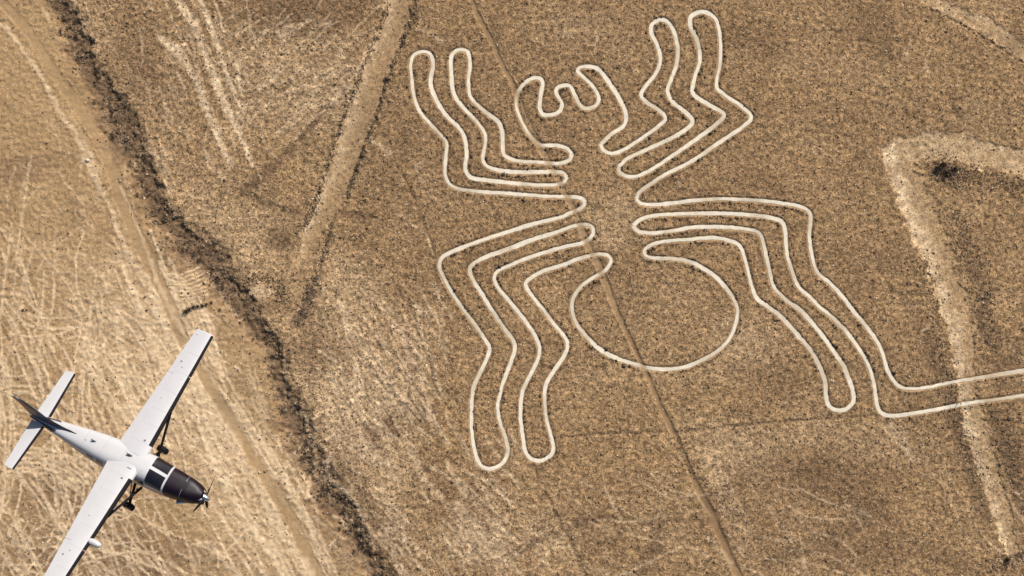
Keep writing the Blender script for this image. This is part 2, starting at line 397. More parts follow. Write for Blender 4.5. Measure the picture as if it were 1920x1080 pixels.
streak *= (1 - 0.75 * m_tr) * (1 - 0.7 * m_ell)
for ip, p in enumerate(PALES): splat(p, streak, 0.9 if ip < 4 else (0.38 if 5 <= ip < len(PALES) - 44 else 0.8), 0.55, 0.7)
for p in FURROWS: splat(p, furrow, 0.85, 0.55, 1.0)
for p, a_ in ((ROAD_EDGE, .72), (ROAD_EDGE2, .6), (ROAD_EDGE3, .95)):
    q = catmull(p, 2.0); q[:, 2] = np.maximum(.1, q[:, 2] * (1 + .7 * perlin(np.arange(len(q)) / 3.1, np.zeros(len(q)) + .5, 77)))
    splat(q, streak, a_, 0.6, 1.5)
for p in (CORNER_D,): splat(p, furrow, 1.0, 0.5, 0.5)
berm = np.zeros(X.shape, np.float32)
for p in (TRENCH_L, TRENCH_R, TRENCH_R2, TRENCH_R3, TRENCH_R4):
    q = p.copy(); q[:, 2] = np.maximum(q[:, 2] * 1.5, 0.10); splat(q, berm, 1.0, 0.5, 1.0)
lb = sstep(0.30, 0.44, D_line) * (1 - sstep(0.5, 0.95, D_line))

# ---------------- height
smooth = np.clip(m_road * .8 + m_tr * 0.6 + m_ell * 0.45 + m_co * 0.45 + m_ft, 0, 1)
rough = (1 - 0.8 * smooth)
pale_w = west * (1 - 0.65 * blob(60, 300, 230, 330, 0.2))
Z = 0.5 * N_big + 0.30 * N_mid * 0.6
tiny = 0.115 * N_ti + 0.05 * N_sm + 0.04 * worm * west
Zt = tiny * rough
Z = Z - 0.6 * (1 - sstep(0.2, 1.7, d_gul / w_gul)) + 0.3 * m_gul * N_w * 0.8
Z = Z - 0.035 * m_road - 0.30 * m_tr - 0.12 * m_ell - 0.10 * m_co - 0.07 * m_ft
Z = Z + 0.12 * berm * (0.7 + N_sm) - 0.10 * furrow + 0.06 * streak
Z = Z + Zt * (1 - m_line)
Z = Z - 0.035 * m_line + 0.04 * lb * (0.6 + 1.2 * N_sm)
Z = Z.astype(np.float64)

# ---------------- soil colour (albedo)
def col(c): return np.array(c, np.float32)[None, None, :]
brown = col((0.375, 0.252, 0.132)); tan = col((0.50, 0.352, 0.196)); wtan = col((0.465, 0.322, 0.172)); pale = col((0.90, 0.715, 0.475)); dark = col((0.105, 0.077, 0.053)); umber = col((0.215, 0.138, 0.078))
def mix(a, b, t): return a + (b - a) * np.clip(t, 0, 1)[:, :, None]
A = np.repeat(np.repeat(brown, NY, 0), NX, 1)
A = mix(A, umber, 0.32 * sstep(0.05, 0.5, N_mid) + 0.12 * sstep(0, .4, N_big))
A = mix(A, tan, 0.40 * sstep(0.0, 0.5, -N_mid))
between = sstep(0.0, 1.0, (1 - sstep(-4, 20, X - gcx)) * east)              # ground between gully and drawing
A = mix(A, tan, 0.75 * between * (1 - sstep(0.1, 0.6, N_mid)))
A = mix(A, wtan, west * 0.97)
A = mix(A, col((0.385, 0.262, 0.138)), west * 0.75 * sstep(430, 620, PY) * (0.6 + 1.2 * N_sm))
for (cx, cy, rx, ry, an, am) in ((270, 650, 180, 90, 0.9, .55), (640, 560, 70, 90, 0.9, .45), (660, 790, 90, 150, -0.6, .5), (740, 680, 70, 90, 0, .4), (1380, 840, 100, 50, 0.2, .38), (1360, 930, 20, 90, -0.4, .5),
                             (560, 150, 110, 110, 0, .35), (1620, 830, 130, 40, .1, .25), (980, 1000, 110, 40, 0, .3), (1250, 640, 200, 100, 0, .08), (900, 1010, 60, 60, .6, .35),
                             (440, 430, 110, 90, .3, .3), (1150, 420, 60, 50, 0, .35), (480, 960, 90, 120, -.4, .4), (370, 860, 60, 200, -.5, .4), (1100, 60, 60, 40, 0, .2), (1400, 640, 70, 50, .4, .25)):
    A = mix(A, mix(tan, pale, np.full((1, 1), 0.35)), 1.25 * am * blob(cx, cy, rx, ry, an) * (0.8 + .6 * N_sm))
for (cx, cy, rx, ry, an, am) in ((540, 30, 140, 45, 0, .5), (1630, 60, 90, 40, 0, .25), (1180, 540, 120, 40, 0.3, .15), (530, 450, 22, 22, 0, .7), (735, 800, 18, 20, 0, .8), (780, 775, 40, 18, .3, .6),
                             (700, 810, 16, 35, .4, .5), (600, 660, 60, 35, 0, .45), (690, 1010, 110, 60, .6, .55), (1040, 640, 160, 40, 0, .12), (1690, 230, 200, 40, 0, .2), (90, 940, 110, 60, .5, .35), (230, 1040, 170, 40, 0, .5),
                             (1560, 900, 190, 60, -.3, .35), (880, 960, 70, 30, .9, .45), (1450, 1010, 160, 50, .2, .3), (250, 90, 60, 60, .5, .45), (290, 180, 60, 50, .3, .4), (400, 330, 110, 40, .4, .25), (760, 510, 70, 200, -.3, .18),
                             (20, 320, 60, 26, 0, .4), (100, 300, 60, 22, 0, .3), (640, 870, 50, 80, .3, .4), (900, 200, 220, 190, 0, .2), (1250, 130, 320, 130, 0, .14), (1500, 480, 200, 100, 0, .12), (330, 480, 60, 22, .5, .3)):
    A = mix(A, umber, 1.35 * am * blob(cx, cy, rx, ry, an) * (0.7 + 0.8 * N_sm))
A = mix(A, wtan, m_road * 0.85)
A = mix(A, pale, 0.14 * m_road * sstep(-.3, .5, N_mid) * sstep(300, 700, PY))
# gully flanks and bed: dark stone
gn = fbm(X, Y, 2.4, 3, 90)
bed = (1 - sstep(0.1, 1.35, d_gul / w_gul + 1.6 * gn + .5 * N_ti))
A = mix(A, umber, 0.75 * (1 - sstep(0.4, 2.2, d_gul / w_gul + 0.9 * gn)))
A = mix(A, dark, 0.55 * bed * sstep(-0.5, 0.35, gn + 0.3 + N_ti * .5))
# the wide cleared bands
A = mix(A, tan, m_ell * 0.8)
A = mix(A, pale, 0.62 * m_ea * sstep(-0.5, 0.55, -s_ea / w_ea) * (0.75 + N_sm))
A = mix(A, pale, 0.34 * m_eb * (0.6 + N_sm))
A = mix(A, tan, m_co * 0.8); A = mix(A, pale, 0.25 * m_co * (0.5 + N_sm))
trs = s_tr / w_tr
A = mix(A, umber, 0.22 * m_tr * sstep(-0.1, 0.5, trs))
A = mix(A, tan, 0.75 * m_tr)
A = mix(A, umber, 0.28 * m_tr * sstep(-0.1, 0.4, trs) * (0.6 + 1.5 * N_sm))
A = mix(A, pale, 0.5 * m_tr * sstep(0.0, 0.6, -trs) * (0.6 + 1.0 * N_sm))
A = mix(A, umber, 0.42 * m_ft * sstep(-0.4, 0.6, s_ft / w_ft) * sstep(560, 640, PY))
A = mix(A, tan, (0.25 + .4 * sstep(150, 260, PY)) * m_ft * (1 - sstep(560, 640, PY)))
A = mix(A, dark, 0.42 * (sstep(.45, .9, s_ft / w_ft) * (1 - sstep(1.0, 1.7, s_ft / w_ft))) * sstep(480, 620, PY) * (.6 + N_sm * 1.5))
A = mix(A, dark, 0.45 * furrow * (0.8 + N_sm))
um = np.zeros(X.shape, np.float32)
for q in ([(1700, 560, 10), (1740, 640, 14), (1768, 720, 14), (1800, 800, 16), (1828, 880, 16), (1850, 970, 15)], [(1785, 400, 5), (1812, 460, 9), (1838, 530, 12), (1852, 620, 13), (1880, 720, 14), (1880, 800, 18), (1905, 900, 20), (1930, 1000, 20)],
          [(1730, 300, 3), (1775, 318, 22), (1830, 335, 12), (1920, 350, 10)], [(452, 362, 9), (500, 325, 9), (560, 265, 8), (615, 200, 7)], [(455, 360, 8), (500, 385, 8), (560, 402, 7)],
          [(628, 400, 6), (670, 405, 9), (715, 412, 5)], [(512, 445, 16), (525, 455, 16)], [(730, 795, 15), (735, 805, 15)], [(690, 805, 9), (715, 850, 12)], [(760, 775, 10), (810, 770, 9)],
          [(1330, 945, 18), (1400, 890, 22), (1470, 855, 18)], [(1470, 870, 30), (1560, 900, 40), (1640, 960, 30)], [(1400, 700, 26), (1470, 715, 30)], [(1560, 1040, 22), (1700, 1030, 26), (1800, 1060, 20)],
          [(1225, 970, 12), (1225, 1030, 15), (1190, 1085, 18)], [(950, 1045, 14), (1020, 1005, 9), (1130, 975, 7)], [(600, 600, 20), (575, 650, 24), (590, 700, 20)], [(640, 880, 18), (690, 950, 22), (740, 1010, 24)],
          [(250, 110, 22), (290, 150, 18)], [(350, 60, 12), (420, 100, 0)], [(520, 20, 40), (640, 20, 30)], [(1000, 430, 10), (960, 420, 6)], [(100, 920, 30), (180, 940, 30), (260, 1040, 34)], [(40, 1050, 40), (300, 1075, 30)],
          [(1380, 60, 30), (1440, 90, 30)], [(1640, 60, 30), (1660, 100, 24)], [(820, 80, 12), (860, 90, 8)], [(1905, 90, 20), (1925, 40, 20)], [(305, 480, 10), (370, 490, 12)], [(560, 505, 8), (590, 560, 12), (560, 610, 10)]):
    splat(P(q), um, 1.0, 0.85, 1.8)
A = mix(A, col((0.17, 0.108, 0.062)), 0.50 * um * np.clip(0.75 + 0.9 * N_sm + .4 * gn, 0, 1) * (1 - .7 * m_ell))
A = mix(A, dark, 0.5 * berm * (0.6 + 1.6 * N_sm))
A = mix(A, pale, 0.86 * streak * (0.9 + 0.5 * N_sm) * (1 - 0.7 * bed))
A = mix(A, pale, 0.36 * worm * west * (1 - m_road) * sstep(380, 560, PY) * sstep(-.4, .5, N_mid))
A = mix(A, umber, 0.30 * west * sstep(0.0, 0.5, N_mid) * (1 - streak))
# dark desert varnish pushed aside along the drawn line
A = mix(A, umber, 0.22 * (1 - sstep(0.4, 1.0, D_line)))
A = mix(A, dark, 0.30 * lb * np.clip(0.35 + 2.2 * N_sm + 0.8 * N_mid, 0, 1))
A = mix(A, tan, m_line * 0.8)
# pebble scale mottling
mott = (0.45 + 0.6 * east) * rough * (1 - m_line)
A = A * (1 + 0.55 * mott * np.clip(N_ti, -1, 1) + 0.30 * mott * N_sm)[:, :, None]
A = A * np.array((1.03, 0.960, 0.912), np.float32) * (1 - 0.06 * east)[:, :, None]
A = np.clip(A, 0.03, 0.90).astype(np.float32)
speck = np.clip(rough * (0.42 + 0.62 * east) * (1 - .6 * streak) * (1 - 0.8 * m_line), 0.05, 1).astype(np.float32)


def zat(x, y):
    x = np.asarray(x, float); y = np.asarray(y, float)
    i = np.clip(np.searchsorted(gx, x) - 1, 0, NX - 2); j = np.clip(np.searchsorted(gy, y) - 1, 0, NY - 2)
    u = (x - gx[i]) / (gx[i + 1] - gx[i]); v = (y - gy[j]) / (gy[j + 1] - gy[j])
    return (Z[j, i] * (1 - u) * (1 - v) + Z[j, i + 1] * u * (1 - v) + Z[j + 1, i] * (1 - u) * v + Z[j + 1, i + 1] * u * v)


# ------------------------------------------------------------------ materials
def soil_material():
    m = bpy.data.materials.new('soil'); m.use_nodes = True
    n = m.node_tree.nodes; l = m.node_tree.links
    b = n['Principled BSDF']; b.inputs['Roughness'].default_value = 0.95
    b.inputs['Specular IOR Level'].default_value = 0.15
    at = n.new('ShaderNodeAttribute'); at.attribute_name = 'soil'
    sp = n.new('ShaderNodeAttribute'); sp.attribute_name = 'speck'
    tc = n.new('ShaderNodeTexCoord')

    def noise(scale, detail, rough=.6, dist=0.0):
        t = n.new('ShaderNodeTexNoise'); t.inputs['Scale'].default_value = scale; t.inputs['Detail'].default_value = detail
        t.inputs['Roughness'].default_value = rough; t.inputs['Distortion'].default_value = dist
        l.new(tc.outputs['Object'], t.inputs['Vector']); return t

    def ramp(src, a, b_, va, vb):
        r = n.new('ShaderNodeMapRange'); r.inputs[1].default_value = a; r.inputs[2].default_value = b_
        r.inputs[3].default_value = va; r.inputs[4].default_value = vb; l.new(src, r.inputs[0]); return r.outputs[0]

    def math_(op, a, b_):
        q = n.new('ShaderNodeMath'); q.operation = op
        for i, v in enumerate((a, b_)):
            if isinstance(v, (int, float)): q.inputs[i].default_value = v
            else: l.new(v, q.inputs[i])
        return q.outputs[0]
    n1 = noise(2.7, 2.5, .7, 0.9); n2 = noise(5.2, 2, .6, 0.4); n3 = noise(0.9, 3, .6)
    f1 = ramp(n1.outputs[0], .32, .68, -0.44, 0.44)
    f2 = ramp(n2.outputs[0], .32, .68, -0.46, 0.46)
    f3 = ramp(n3.outputs[0], .30, .70, -0.18, 0.18)
    tot = math_('ADD', math_('ADD', f1, f2), f3)
    tot = math_('MULTIPLY', tot, sp.outputs['Fac'])
    fac = math_('ADD', tot, 1.0)
    v = n.new('ShaderNodeTexVoronoi'); v.inputs['Scale'].default_value = 2.6; l.new(tc.outputs['Object'], v.inputs['Vector'])
    dk = ramp(v.outputs['Distance'], .08, .28, 0.5, 1.0)
    wh = ramp(noise(0.8, 1).outputs[0], .48, .6, 0.0, 1.0)
    dk = math_('ADD', math_('MULTIPLY', math_('SUBTRACT', dk, 1.0), math_('MULTIPLY', wh, sp.outputs['Fac'])), 1.0)
    fac = math_('MULTIPLY', fac, dk)
    mx = n.new('ShaderNodeMix'); mx.data_type = 'RGBA'; mx.blend_type = 'MULTIPLY'; mx.inputs[0].default_value = 1
    l.new(at.outputs['Color'], mx.inputs[6]); l.new(fac, mx.inputs[7])
    l.new(mx.outputs[2], b.inputs['Base Color'])
    bp = n.new('ShaderNodeBump'); bp.inputs['Distance'].default_value = 0.12; bp.inputs['Strength'].default_value = 0.8
    hh = math_('MULTIPLY', math_('ADD', n1.outputs[0], math_('MULTIPLY', n2.outputs[0], 0.6)), sp.outputs['Fac'])
    l.new(hh, bp.inputs['Height']); l.new(bp.outputs[0], b.inputs['Normal'])
    return m


def simple(name, c, rough=.5, spec=.5, metal=0.0, var=0.0, scale=3.0, bump=0.0, coat=0.0):
    m = bpy.data.materials.new(name); m.use_nodes = True
    n = m.node_tree.nodes; l = m.node_tree.links
    b = n['Principled BSDF']
    b.inputs['Roughness'].default_value = rough; b.inputs['Specular IOR Level'].default_value = spec
    b.inputs['Metallic'].default_value = metal; b.inputs['Coat Weight'].default_value = coat
    tc = n.new('ShaderNodeTexCoord'); t = n.new('ShaderNodeTexNoise')
    t.inputs['Scale'].default_value = scale; t.inputs['Detail'].default_value = 4
    l.new(tc.outputs['Object'], t.inputs['Vector'])
    r = n.new('ShaderNodeMapRange'); r.inputs[1].default_value = .3; r.inputs[2].default_value = .7
    r.inputs[3].default_value = 1 - var; r.inputs[4].default_value = 1 + var; l.new(t.outputs[0], r.inputs[0])
    mx = n.new('ShaderNodeMix'); mx.data_type = 'RGBA'; mx.blend_type = 'MULTIPLY'; mx.inputs[0].default_value = 1
    mx.inputs[6].default_value = (*c, 1); l.new(r.outputs[0], mx.inputs[7]); l.new(mx.outputs[2], b.inputs['Base Color'])
    if bump:
        bp = n.new('ShaderNodeBump'); bp.inputs['Distance'].default_value = bump; bp.inputs['Strength'].default_value = .6
        l.new(t.outputs[0], bp.inputs['Height']); l.new(bp.outputs[0], b.inputs['Normal'])
    return m


def line_material():
    m = bpy.data.materials.new('pale_gypsum_soil'); m.use_nodes = True
    n = m.node_tree.nodes; l = m.node_tree.links
    b = n['Principled BSDF']; b.inputs['Roughness'].default_value = 0.95; b.inputs['Specular IOR Level'].default_value = 0.1
    at = n.new('ShaderNodeAttribute'); at.attribute_name = 'soil'
    tc = n.new('ShaderNodeTexCoord'); t = n.new('ShaderNodeTexNoise'); t.inputs['Scale'].default_value = 1.6; t.inputs['Detail'].default_value = 4
    l.new(tc.outputs['Object'], t.inputs['Vector'])
    r = n.new('ShaderNodeMapRange'); r.inputs[1].default_value = .3; r.inputs[2].default_value = .7; r.inputs[3].default_value = .90; r.inputs[4].default_value = 1.12
    l.new(t.outputs[0], r.inputs[0])
    mx = n.new('ShaderNodeMix'); mx.data_type = 'RGBA'; mx.blend_type = 'MULTIPLY'; mx.inputs[0].default_value = 1
    l.new(at.outputs['Color'], mx.inputs[6]); l.new(r.outputs[0], mx.inputs[7]); l.new(mx.outputs[2], b.inputs['Base Color'])
    bp = n.new('ShaderNodeBump'); bp.inputs['Distance'].default_value = .05; bp.inputs['Strength'].default_value = .4
    l.new(t.outputs[0], bp.inputs['Height']); l.new(bp.outputs[0], b.inputs['Normal'])
    return m


M_SOIL = soil_material()
M_LINE = line_material()


def np_mesh(name, V, F, mat, attrs=None, smooth=False):
    """V (n,3), F (m,k) with k=3 or 4"""
    me = bpy.data.meshes.new(name)
    V = np.asarray(V, np.float32); F = np.asarray(F, np.int32)
    k = F.shape[1]
    me.vertices.add(len(V)); me.vertices.foreach_set('co', V.ravel())
    me.loops.add(F.size); me.loops.foreach_set('vertex_index', F.ravel())
    me.polygons.add(len(F)); me.polygons.foreach_set('loop_start', np.arange(0, F.size, k, dtype=np.int32))
    if smooth: me.polygons.foreach_set('use_smooth', np.ones(len(F), bool))
    me.update(calc_edges=True)
    for an, (typ, data) in (attrs or {}).items():
        a = me.attributes.new(an, typ, 'POINT')
        if typ == 'FLOAT_COLOR':
            d = np.ones((len(V), 4), np.float32); d[:, :3] = data; a.data.foreach_set('color', d.ravel())
        else:
            a.data.foreach_set('value', np.asarray(data, np.float32).ravel())
    me.materials.append(mat)
    return me


def np_obj(name, *a, parent=None, **k):
    o = bpy.data.objects.new(name, np_mesh(name, *a, **k)); C.objects.link(o)
    if parent: o.parent = parent
    return o


# ------------------------------------------------------------------ ground split into its surfaces (shared borders, one sheet)
idx = np.arange(NX * NY).reshape(NY, NX)
quads = np.stack([idx[:-1, :-1], idx[:-1, 1:], idx[1:, 1:], idx[1:, :-1]], -1).reshape(-1, 4)
cls = np.zeros((NY, NX), np.int8)
cls[(d_gul / w_gul + 0.35 * gn) < 1.05] = 1
cls[m_ft > 0.5] = 5
cls[m_tr > 0.5] = 2
cls[m_ell > 0.5] = 3
cls[m_co > 0.5] = 4
cls[m_road > 0.5] = 6
fc = cls[:-1, :-1].ravel()
Vall = np.stack([X, Y, Z], -1).reshape(-1, 3)
Aall = A.reshape(-1, 3); Sall = speck.ravel()
for code, nm, lab in ((0, 'ground', 'stony brown desert plain round the drawing'),
                      (1, 'gully', 'dry gully full of dark stones and scrub'),
                      (2, 'cleared_band', 'trench-like cleared strip left of the drawing'),
                      (3, 'cleared_band', 'pale cleared strip bending at the right'),
                      (4, 'cleared_band', 'cleared strip crossing the upper right corner'),
                      (5, 'footpath', 'narrow worn path crossing the drawing'),
                      (6, 'dirt_road', 'smooth dirt road running beside the gully')):
    q = quads[fc == code]
    u, inv = np.unique(q, return_inverse=True)
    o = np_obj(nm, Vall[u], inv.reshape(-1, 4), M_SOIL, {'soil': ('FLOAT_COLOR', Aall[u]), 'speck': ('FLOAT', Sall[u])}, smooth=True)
    tag(o, lab, kind='structure')

# ------------------------------------------------------------------ the spider drawing
geo = bpy.data.objects.new('spider_geoglyph', None); C.objects.link(geo)
tag(geo, 'huge pale line drawing of a spider with eight bent legs scraped into the plain', 'geoglyph')


def fdist(x, y, poly):
    best = np.full(x.shape, 99.0)
    for a, b in zip(poly[:-1], poly[1:]):
        ex, ey = b[0] - a[0], b[1] - a[1]
        t = np.clip(((x - a[0]) * ex + (y - a[1]) * ey) / (ex * ex + ey * ey), 0, 1)
        best = np.minimum(best, np.hypot(x - a[0] - t * ex, y - a[1] - t * ey))
    return best


def ribbon(st, seed, w0=0.24):
    t = np.gradient(st, axis=0); t /= np.hypot(t[:, 0], t[:, 1])[:, None]
    nrm = np.stack([-t[:, 1], t[:, 0]], 1)
    arc = np.r_[0, np.cumsum(np.hypot(*np.diff(st, axis=0).T))]
    one = np.zeros_like(arc)
    wa = w0 * (1 + 0.38 * perlin(arc / 9.0, one + seed, 3) + 0.20 * perlin(arc / 1.2, one + seed, 4) + .22 * perlin(arc / .5, one + seed, 41))
    wb = w0 * (1 + 0.38 * perlin(arc / 8.0, one + seed + 9, 5) + 0.20 * perlin(arc / 1.1, one + seed, 6) + .22 * perlin(arc / .55, one + seed, 61))
    px = (st[:, 0] / S + 960)
    V = []; us = (-1, -0.55, 0, 0.55, 1)
    for u in us:
        w = np.where(u < 0, wb, wa)
        q = st + nrm * (u * w)[:, None]
        z = zat(q[:, 0], q[:, 1])
        V.append(np.c_[q, z + (0.032 if abs(u) < 1 else 0.026)])
    V = np.stack(V, 1)                                     # (n,5,3)
    n = len(st)
    c0 = np.array((0.90, 0.795, 0.62)); c1 = np.array((0.50, 0.36, 0.215))
    df = fdist(st[:, 0], st[:, 1], FOOT)
    fade = 1 - sstep(0.15, 0.75, df)
    fade = np.maximum(fade * 0.9, 0.40 * sstep(0.1, 0.45, perlin(arc / 5.0, one + seed, 12)))
    east_end = np.maximum(sstep(1830, 1850, px) * (1 - sstep(1872, 1905, px)) * 0.7, sstep(1835, 1880, px) * .3)
    fade = np.maximum(fade, east_end)
    edge = np.array([0.04, 0, 0, 0, 0.04])
    f = np.clip(fade[:, None] + edge[None], 0, 1)[..., None]
    cc = c0 * (1 - f) + c1 * f
    I = np.arange(n * 5).reshape(n, 5)
    F = np.stack([I[:-1, :-1], I[1:, :-1], I[1:, 1:], I[:-1, 1:]], -1).reshape(-1, 4)[:, ::-1]
    return V.reshape(-1, 3), F, cc.reshape(-1, 3)


def stroke_part(name, keys, label, par):
    Vs, Fs, Cs = [], [], []; off = 0
    for k in keys:
        V, F, c = ribbon(STROKES[k], hash_[k])
        Vs.append(V); Fs.append(F + off); Cs.append(c); off += len(V)
    o = np_obj(name, np.vstack(Vs), np.vstack(Fs), M_LINE, {'soil': ('FLOAT_COLOR', np.vstack(Cs))}, parent=par, smooth=True)
    if label: o['label'] = label
    return o


hash_ = {k: 3.37 * (i + 1) for i, k in enumerate(STROKES)}
stroke_part('head_line', ['head'], 'outline of the head with two curled jaws', geo)
stroke_part('abdomen_line', ['abdomen'], 'large round outline of the abdomen', geo)
for ks, lb_ in ((['fore_a'], 'outermost upper left leg'), (['fore_b'], 'inner upper left leg'), (['fore_c'], 'inner upper right leg'), (['fore_d'], 'outer upper right leg'),
                (['hind_h'], 'outer lower left leg'), (['hind_g'], 'inner lower left leg'), (['hind_f'], 'inner lower right leg ending in a loop'), (['hind', 'hind_e'], 'longest leg running off to the right edge')):
    stroke_part('leg_line', ks, lb_, geo)


# ------------------------------------------------------------------ loose stones
OCT_V = np.array([(1, 0, 0), (0, 1, 0), (-1, 0, 0), (0, -1, 0), (0, 0, 1), (0, 0, -0.4)], float)
OCT_F = np.array([(0, 1, 4), (1, 2, 4), (2, 3, 4), (3, 0, 4), (1, 0, 5), (2, 1, 5), (3, 2, 5), (0, 3, 5)])


def stones(name, x, y, size, cols, label, cat, jitter=.35):
    n = len(x)
    ang = rng.random(n) * 6.283
    sc = size[:, None] * (1 + (rng.random((n, 3)) - .5) * 0.9); sc[:, 2] *= 0.75
    v = OCT_V[None] * (1 + (rng.random((n, 6, 3)) - .5) * jitter)
    v = v * sc[:, None, :]
    c, s_ = np.cos(ang)[:, None], np.sin(ang)[:, None]
    vx = v[..., 0] * c - v[..., 1] * s_ + x[:, None]; vy = v[..., 0] * s_ + v[..., 1] * c + y[:, None]
    vz = v[..., 2] + zat(x, y)[:, None]
    V = np.stack([vx, vy, vz], -1).reshape(-1, 3)
    F = (OCT_F[None, :, :] + (np.arange(n) * 6)[:, None, None]).reshape(-1, 3)
    cc = np.repeat(cols, 6, 0)
    o = np_obj(name, V, F, M_STONE, {'soil': ('FLOAT_COLOR', cc)})
    tag(o, label, cat, kind='stuff')
    return o


M_STONE = bpy.data.materials.new('varnished_stone'); M_STONE.use_nodes = True
_n = M_STONE.node_tree.nodes; _l = M_STONE.node_tree.links
_a = _n.new('ShaderNodeAttribute'); _a.attribute_name = 'soil'
_l.new(_a.outputs['Color'], _n['Principled BSDF'].inputs['Base Color']); _n['Principled BSDF'].inputs['Roughness'].default_value = .85
_n['Principled BSDF'].inputs['Specular IOR Level'].default_value = .2


def samp(arr, x, y):
    i = np.clip(np.searchsorted(gx, x), 0, NX - 1); j = np.clip(np.searchsorted(gy, y), 0, NY - 1)
    return arr[j, i]


def stone_cols(n, a, b, spread=.35):
    t = rng.random(n)[:, None]
    return (np.array(a) * (1 - t) + np.array(b) * t) * (1 + (rng.random((n, 1)) - .5) * spread)


# dark pebbles over the whole plain, fewer on the cleared bands
n = 125000
x = rng.uniform(-85, 85, n); y = rng.uniform(-54, 54, n)
dens = (0.25 + 0.75 * samp(east, x, y)) * (1 - 0.93 * samp(smooth, x, y)) * (0.45 + 0.9 * sstep(-.3, .4, samp(N_sm, x, y))) * (samp(D_line, x, y) > 0.42)
keep = rng.random(n) < dens * 0.62
x, y = x[keep], y[keep]
stones('dark_pebbles', x, y, rng.gamma(5, 0.012, len(x)) + 0.03, stone_cols(len(x), (.07, .05, .038), (.27, .18, .11)), 'scattered dark varnished pebbles all over the plain', 'pebbles')
n = 30000
x = rng.uniform(-85, 85, n); y = rng.uniform(-54, 54, n)
keep = rng.random(n) < (1 - 0.8 * samp(smooth, x, y)) * (samp(D_line, x, y) > 0.55)
x, y = x[keep], y[keep]
stones('pale_pebbles', x, y, rng.gamma(5, 0.010, len(x)) + 0.025, stone_cols(len(x), (.55, .42, .27), (.75, .62, .44)), 'scattered pale pebbles between the dark ones', 'pebbles')
# gully rubble
gs = catmull(GULLY, 0.4)
n = 12000
k = rng.integers(0, len(gs) - 1, n); off = rng.standard_t(3, n) * .55 * gs[k, 2]
tt = gs[np.minimum(k + 1, len(gs) - 1), :2] - gs[k, :2]; tt /= np.hypot(tt[:, 0], tt[:, 1])[:, None]
x = gs[k, 0] - tt[:, 1] * off + rng.normal(0, .3, n) - samp(wx, gs[k, 0], gs[k, 1]) * 1.6; y = gs[k, 1] + tt[:, 0] * off + rng.normal(0, .3, n) - samp(wy, gs[k, 0], gs[k, 1]) * 1.6
keep = (np.abs(x) < 85) & (np.abs(y) < 54) & (rng.random(n) < 0.04 + 0.96 * sstep(-.1, .35, samp(gn, x, y)))
x, y = x[keep], y[keep]
stones('gully_stones', x, y, rng.gamma(4, 0.022, len(x)) + 0.035, stone_cols(len(x), (.06, .045, .034), (.34, .24, .15)), 'dark rubble lying thick in the dry gully', 'stones')
# rows of stones pushed out of the drawn line
xs, ys = [], []
for st in STROKES.values():
    t = np.gradient(st, axis=0); t /= np.hypot(t[:, 0], t[:, 1])[:, None]
    nr = np.stack([-t[:, 1], t[:, 0]], 1)
    for rep in range(5):
        sg = rng.choice([-1, 1], len(st))
        f = np.where((nr[:, 0] * sg - nr[:, 1] * sg) > 0, 0.95, 0.28)          # heap denser to the lower right, dark stones imitating shade on that side
        kk = rng.random(len(st)) < f * 0.55 * np.clip(.5 + 2.5 * samp(N_sm, st[:, 0], st[:, 1]) + samp(N_mid, st[:, 0], st[:, 1]), .08, 1)
        q = st + nr * (sg * (0.36 + np.abs(rng.normal(0, .22, len(st)))))[:, None] + rng.normal(0, .05, st.shape)
        xs.append(q[kk, 0]); ys.append(q[kk, 1])
x = np.concatenate(xs); y = np.concatenate(ys)
kk = (samp(D_line, x, y) > 0.33) & (x < 85)
x, y = x[kk], y[kk]
stones('line_edge_stones', x, y, rng.gamma(5, 0.017, len(x)) + 0.03, stone_cols(len(x), (.035, .027, .02), (.14, .10, .065)), 'low rows of dark stones heaped along the drawn spider line', 'stones')
# stones on the banks of the trench-like strip and other edges
xs, ys = [], []
for p, sp_, nn in ((TRENCH_L, .22, 700), (TRENCH_R, .22, 600), (TRENCH_R2, .2, 300), (TRENCH_R3, .2, 250), (TRENCH_R4, .45, 500), (CORNER_D, .2, 600),
                   (P([(600, 353, 1), (560, 440, 1)]), .5, 200), (P([(655, 480, 1), (700, 330, 1)]), 1.2, 150), (P([(1762, 310, 1), (1790, 335, 1)]), 1.0, 600),
                   (P([(1800, 320, 1), (1920, 350, 1)]), 1.1, 500), (P([(1770, 520, 1), (1840, 640, 1)]), 1.2, 0), (P([(1790, 400, 1), (1820, 480, 1), (1845, 560, 1), (1858, 650, 1)]), .9, 900),
                   (P([(1725, 480, 1), (1752, 580, 1), (1772, 680, 1), (1800, 800, 1), (1835, 900, 1)]), .9, 900), (P([(1875, 780, 1), (1915, 900, 1)]), 1.3, 420), (P([(1860, 1070, 1), (1925, 1038, 1)]), .4, 260),
                   (P([(455, 540, 1), (480, 520, 1), (520, 535, 1), (530, 565, 1)]), .6, 420), (P([(1385, 960, 1), (1310, 900, 1), (1262, 820, 1)]), .5, 200)):
    c = catmull(p[:, :2], 0.3); k = rng.integers(0, len(c), nn)
    xs.append(c[k, 0] + rng.normal(0, sp_, nn)); ys.append(c[k, 1] + rng.normal(0, sp_, nn))
x = np.concatenate(xs); y = np.concatenate(ys); kk = (np.abs(x) < 85) & (np.abs(y) < 54); x, y = x[kk], y[kk]
stones('bank_stones', x, y, rng.gamma(5, 0.019, len(x)) * .8 + 0.02, stone_cols(len(x), (.07, .052, .04), (.25, .175, .11)), 'dark stones along the banks of the cleared strips', 'stones')

# ------------------------------------------------------------------ dry scrub
M_SCRUB = simple('dry_scrub', (0.12, 0.09, 0.06), .9, .1, var=.45, scale=2.5)


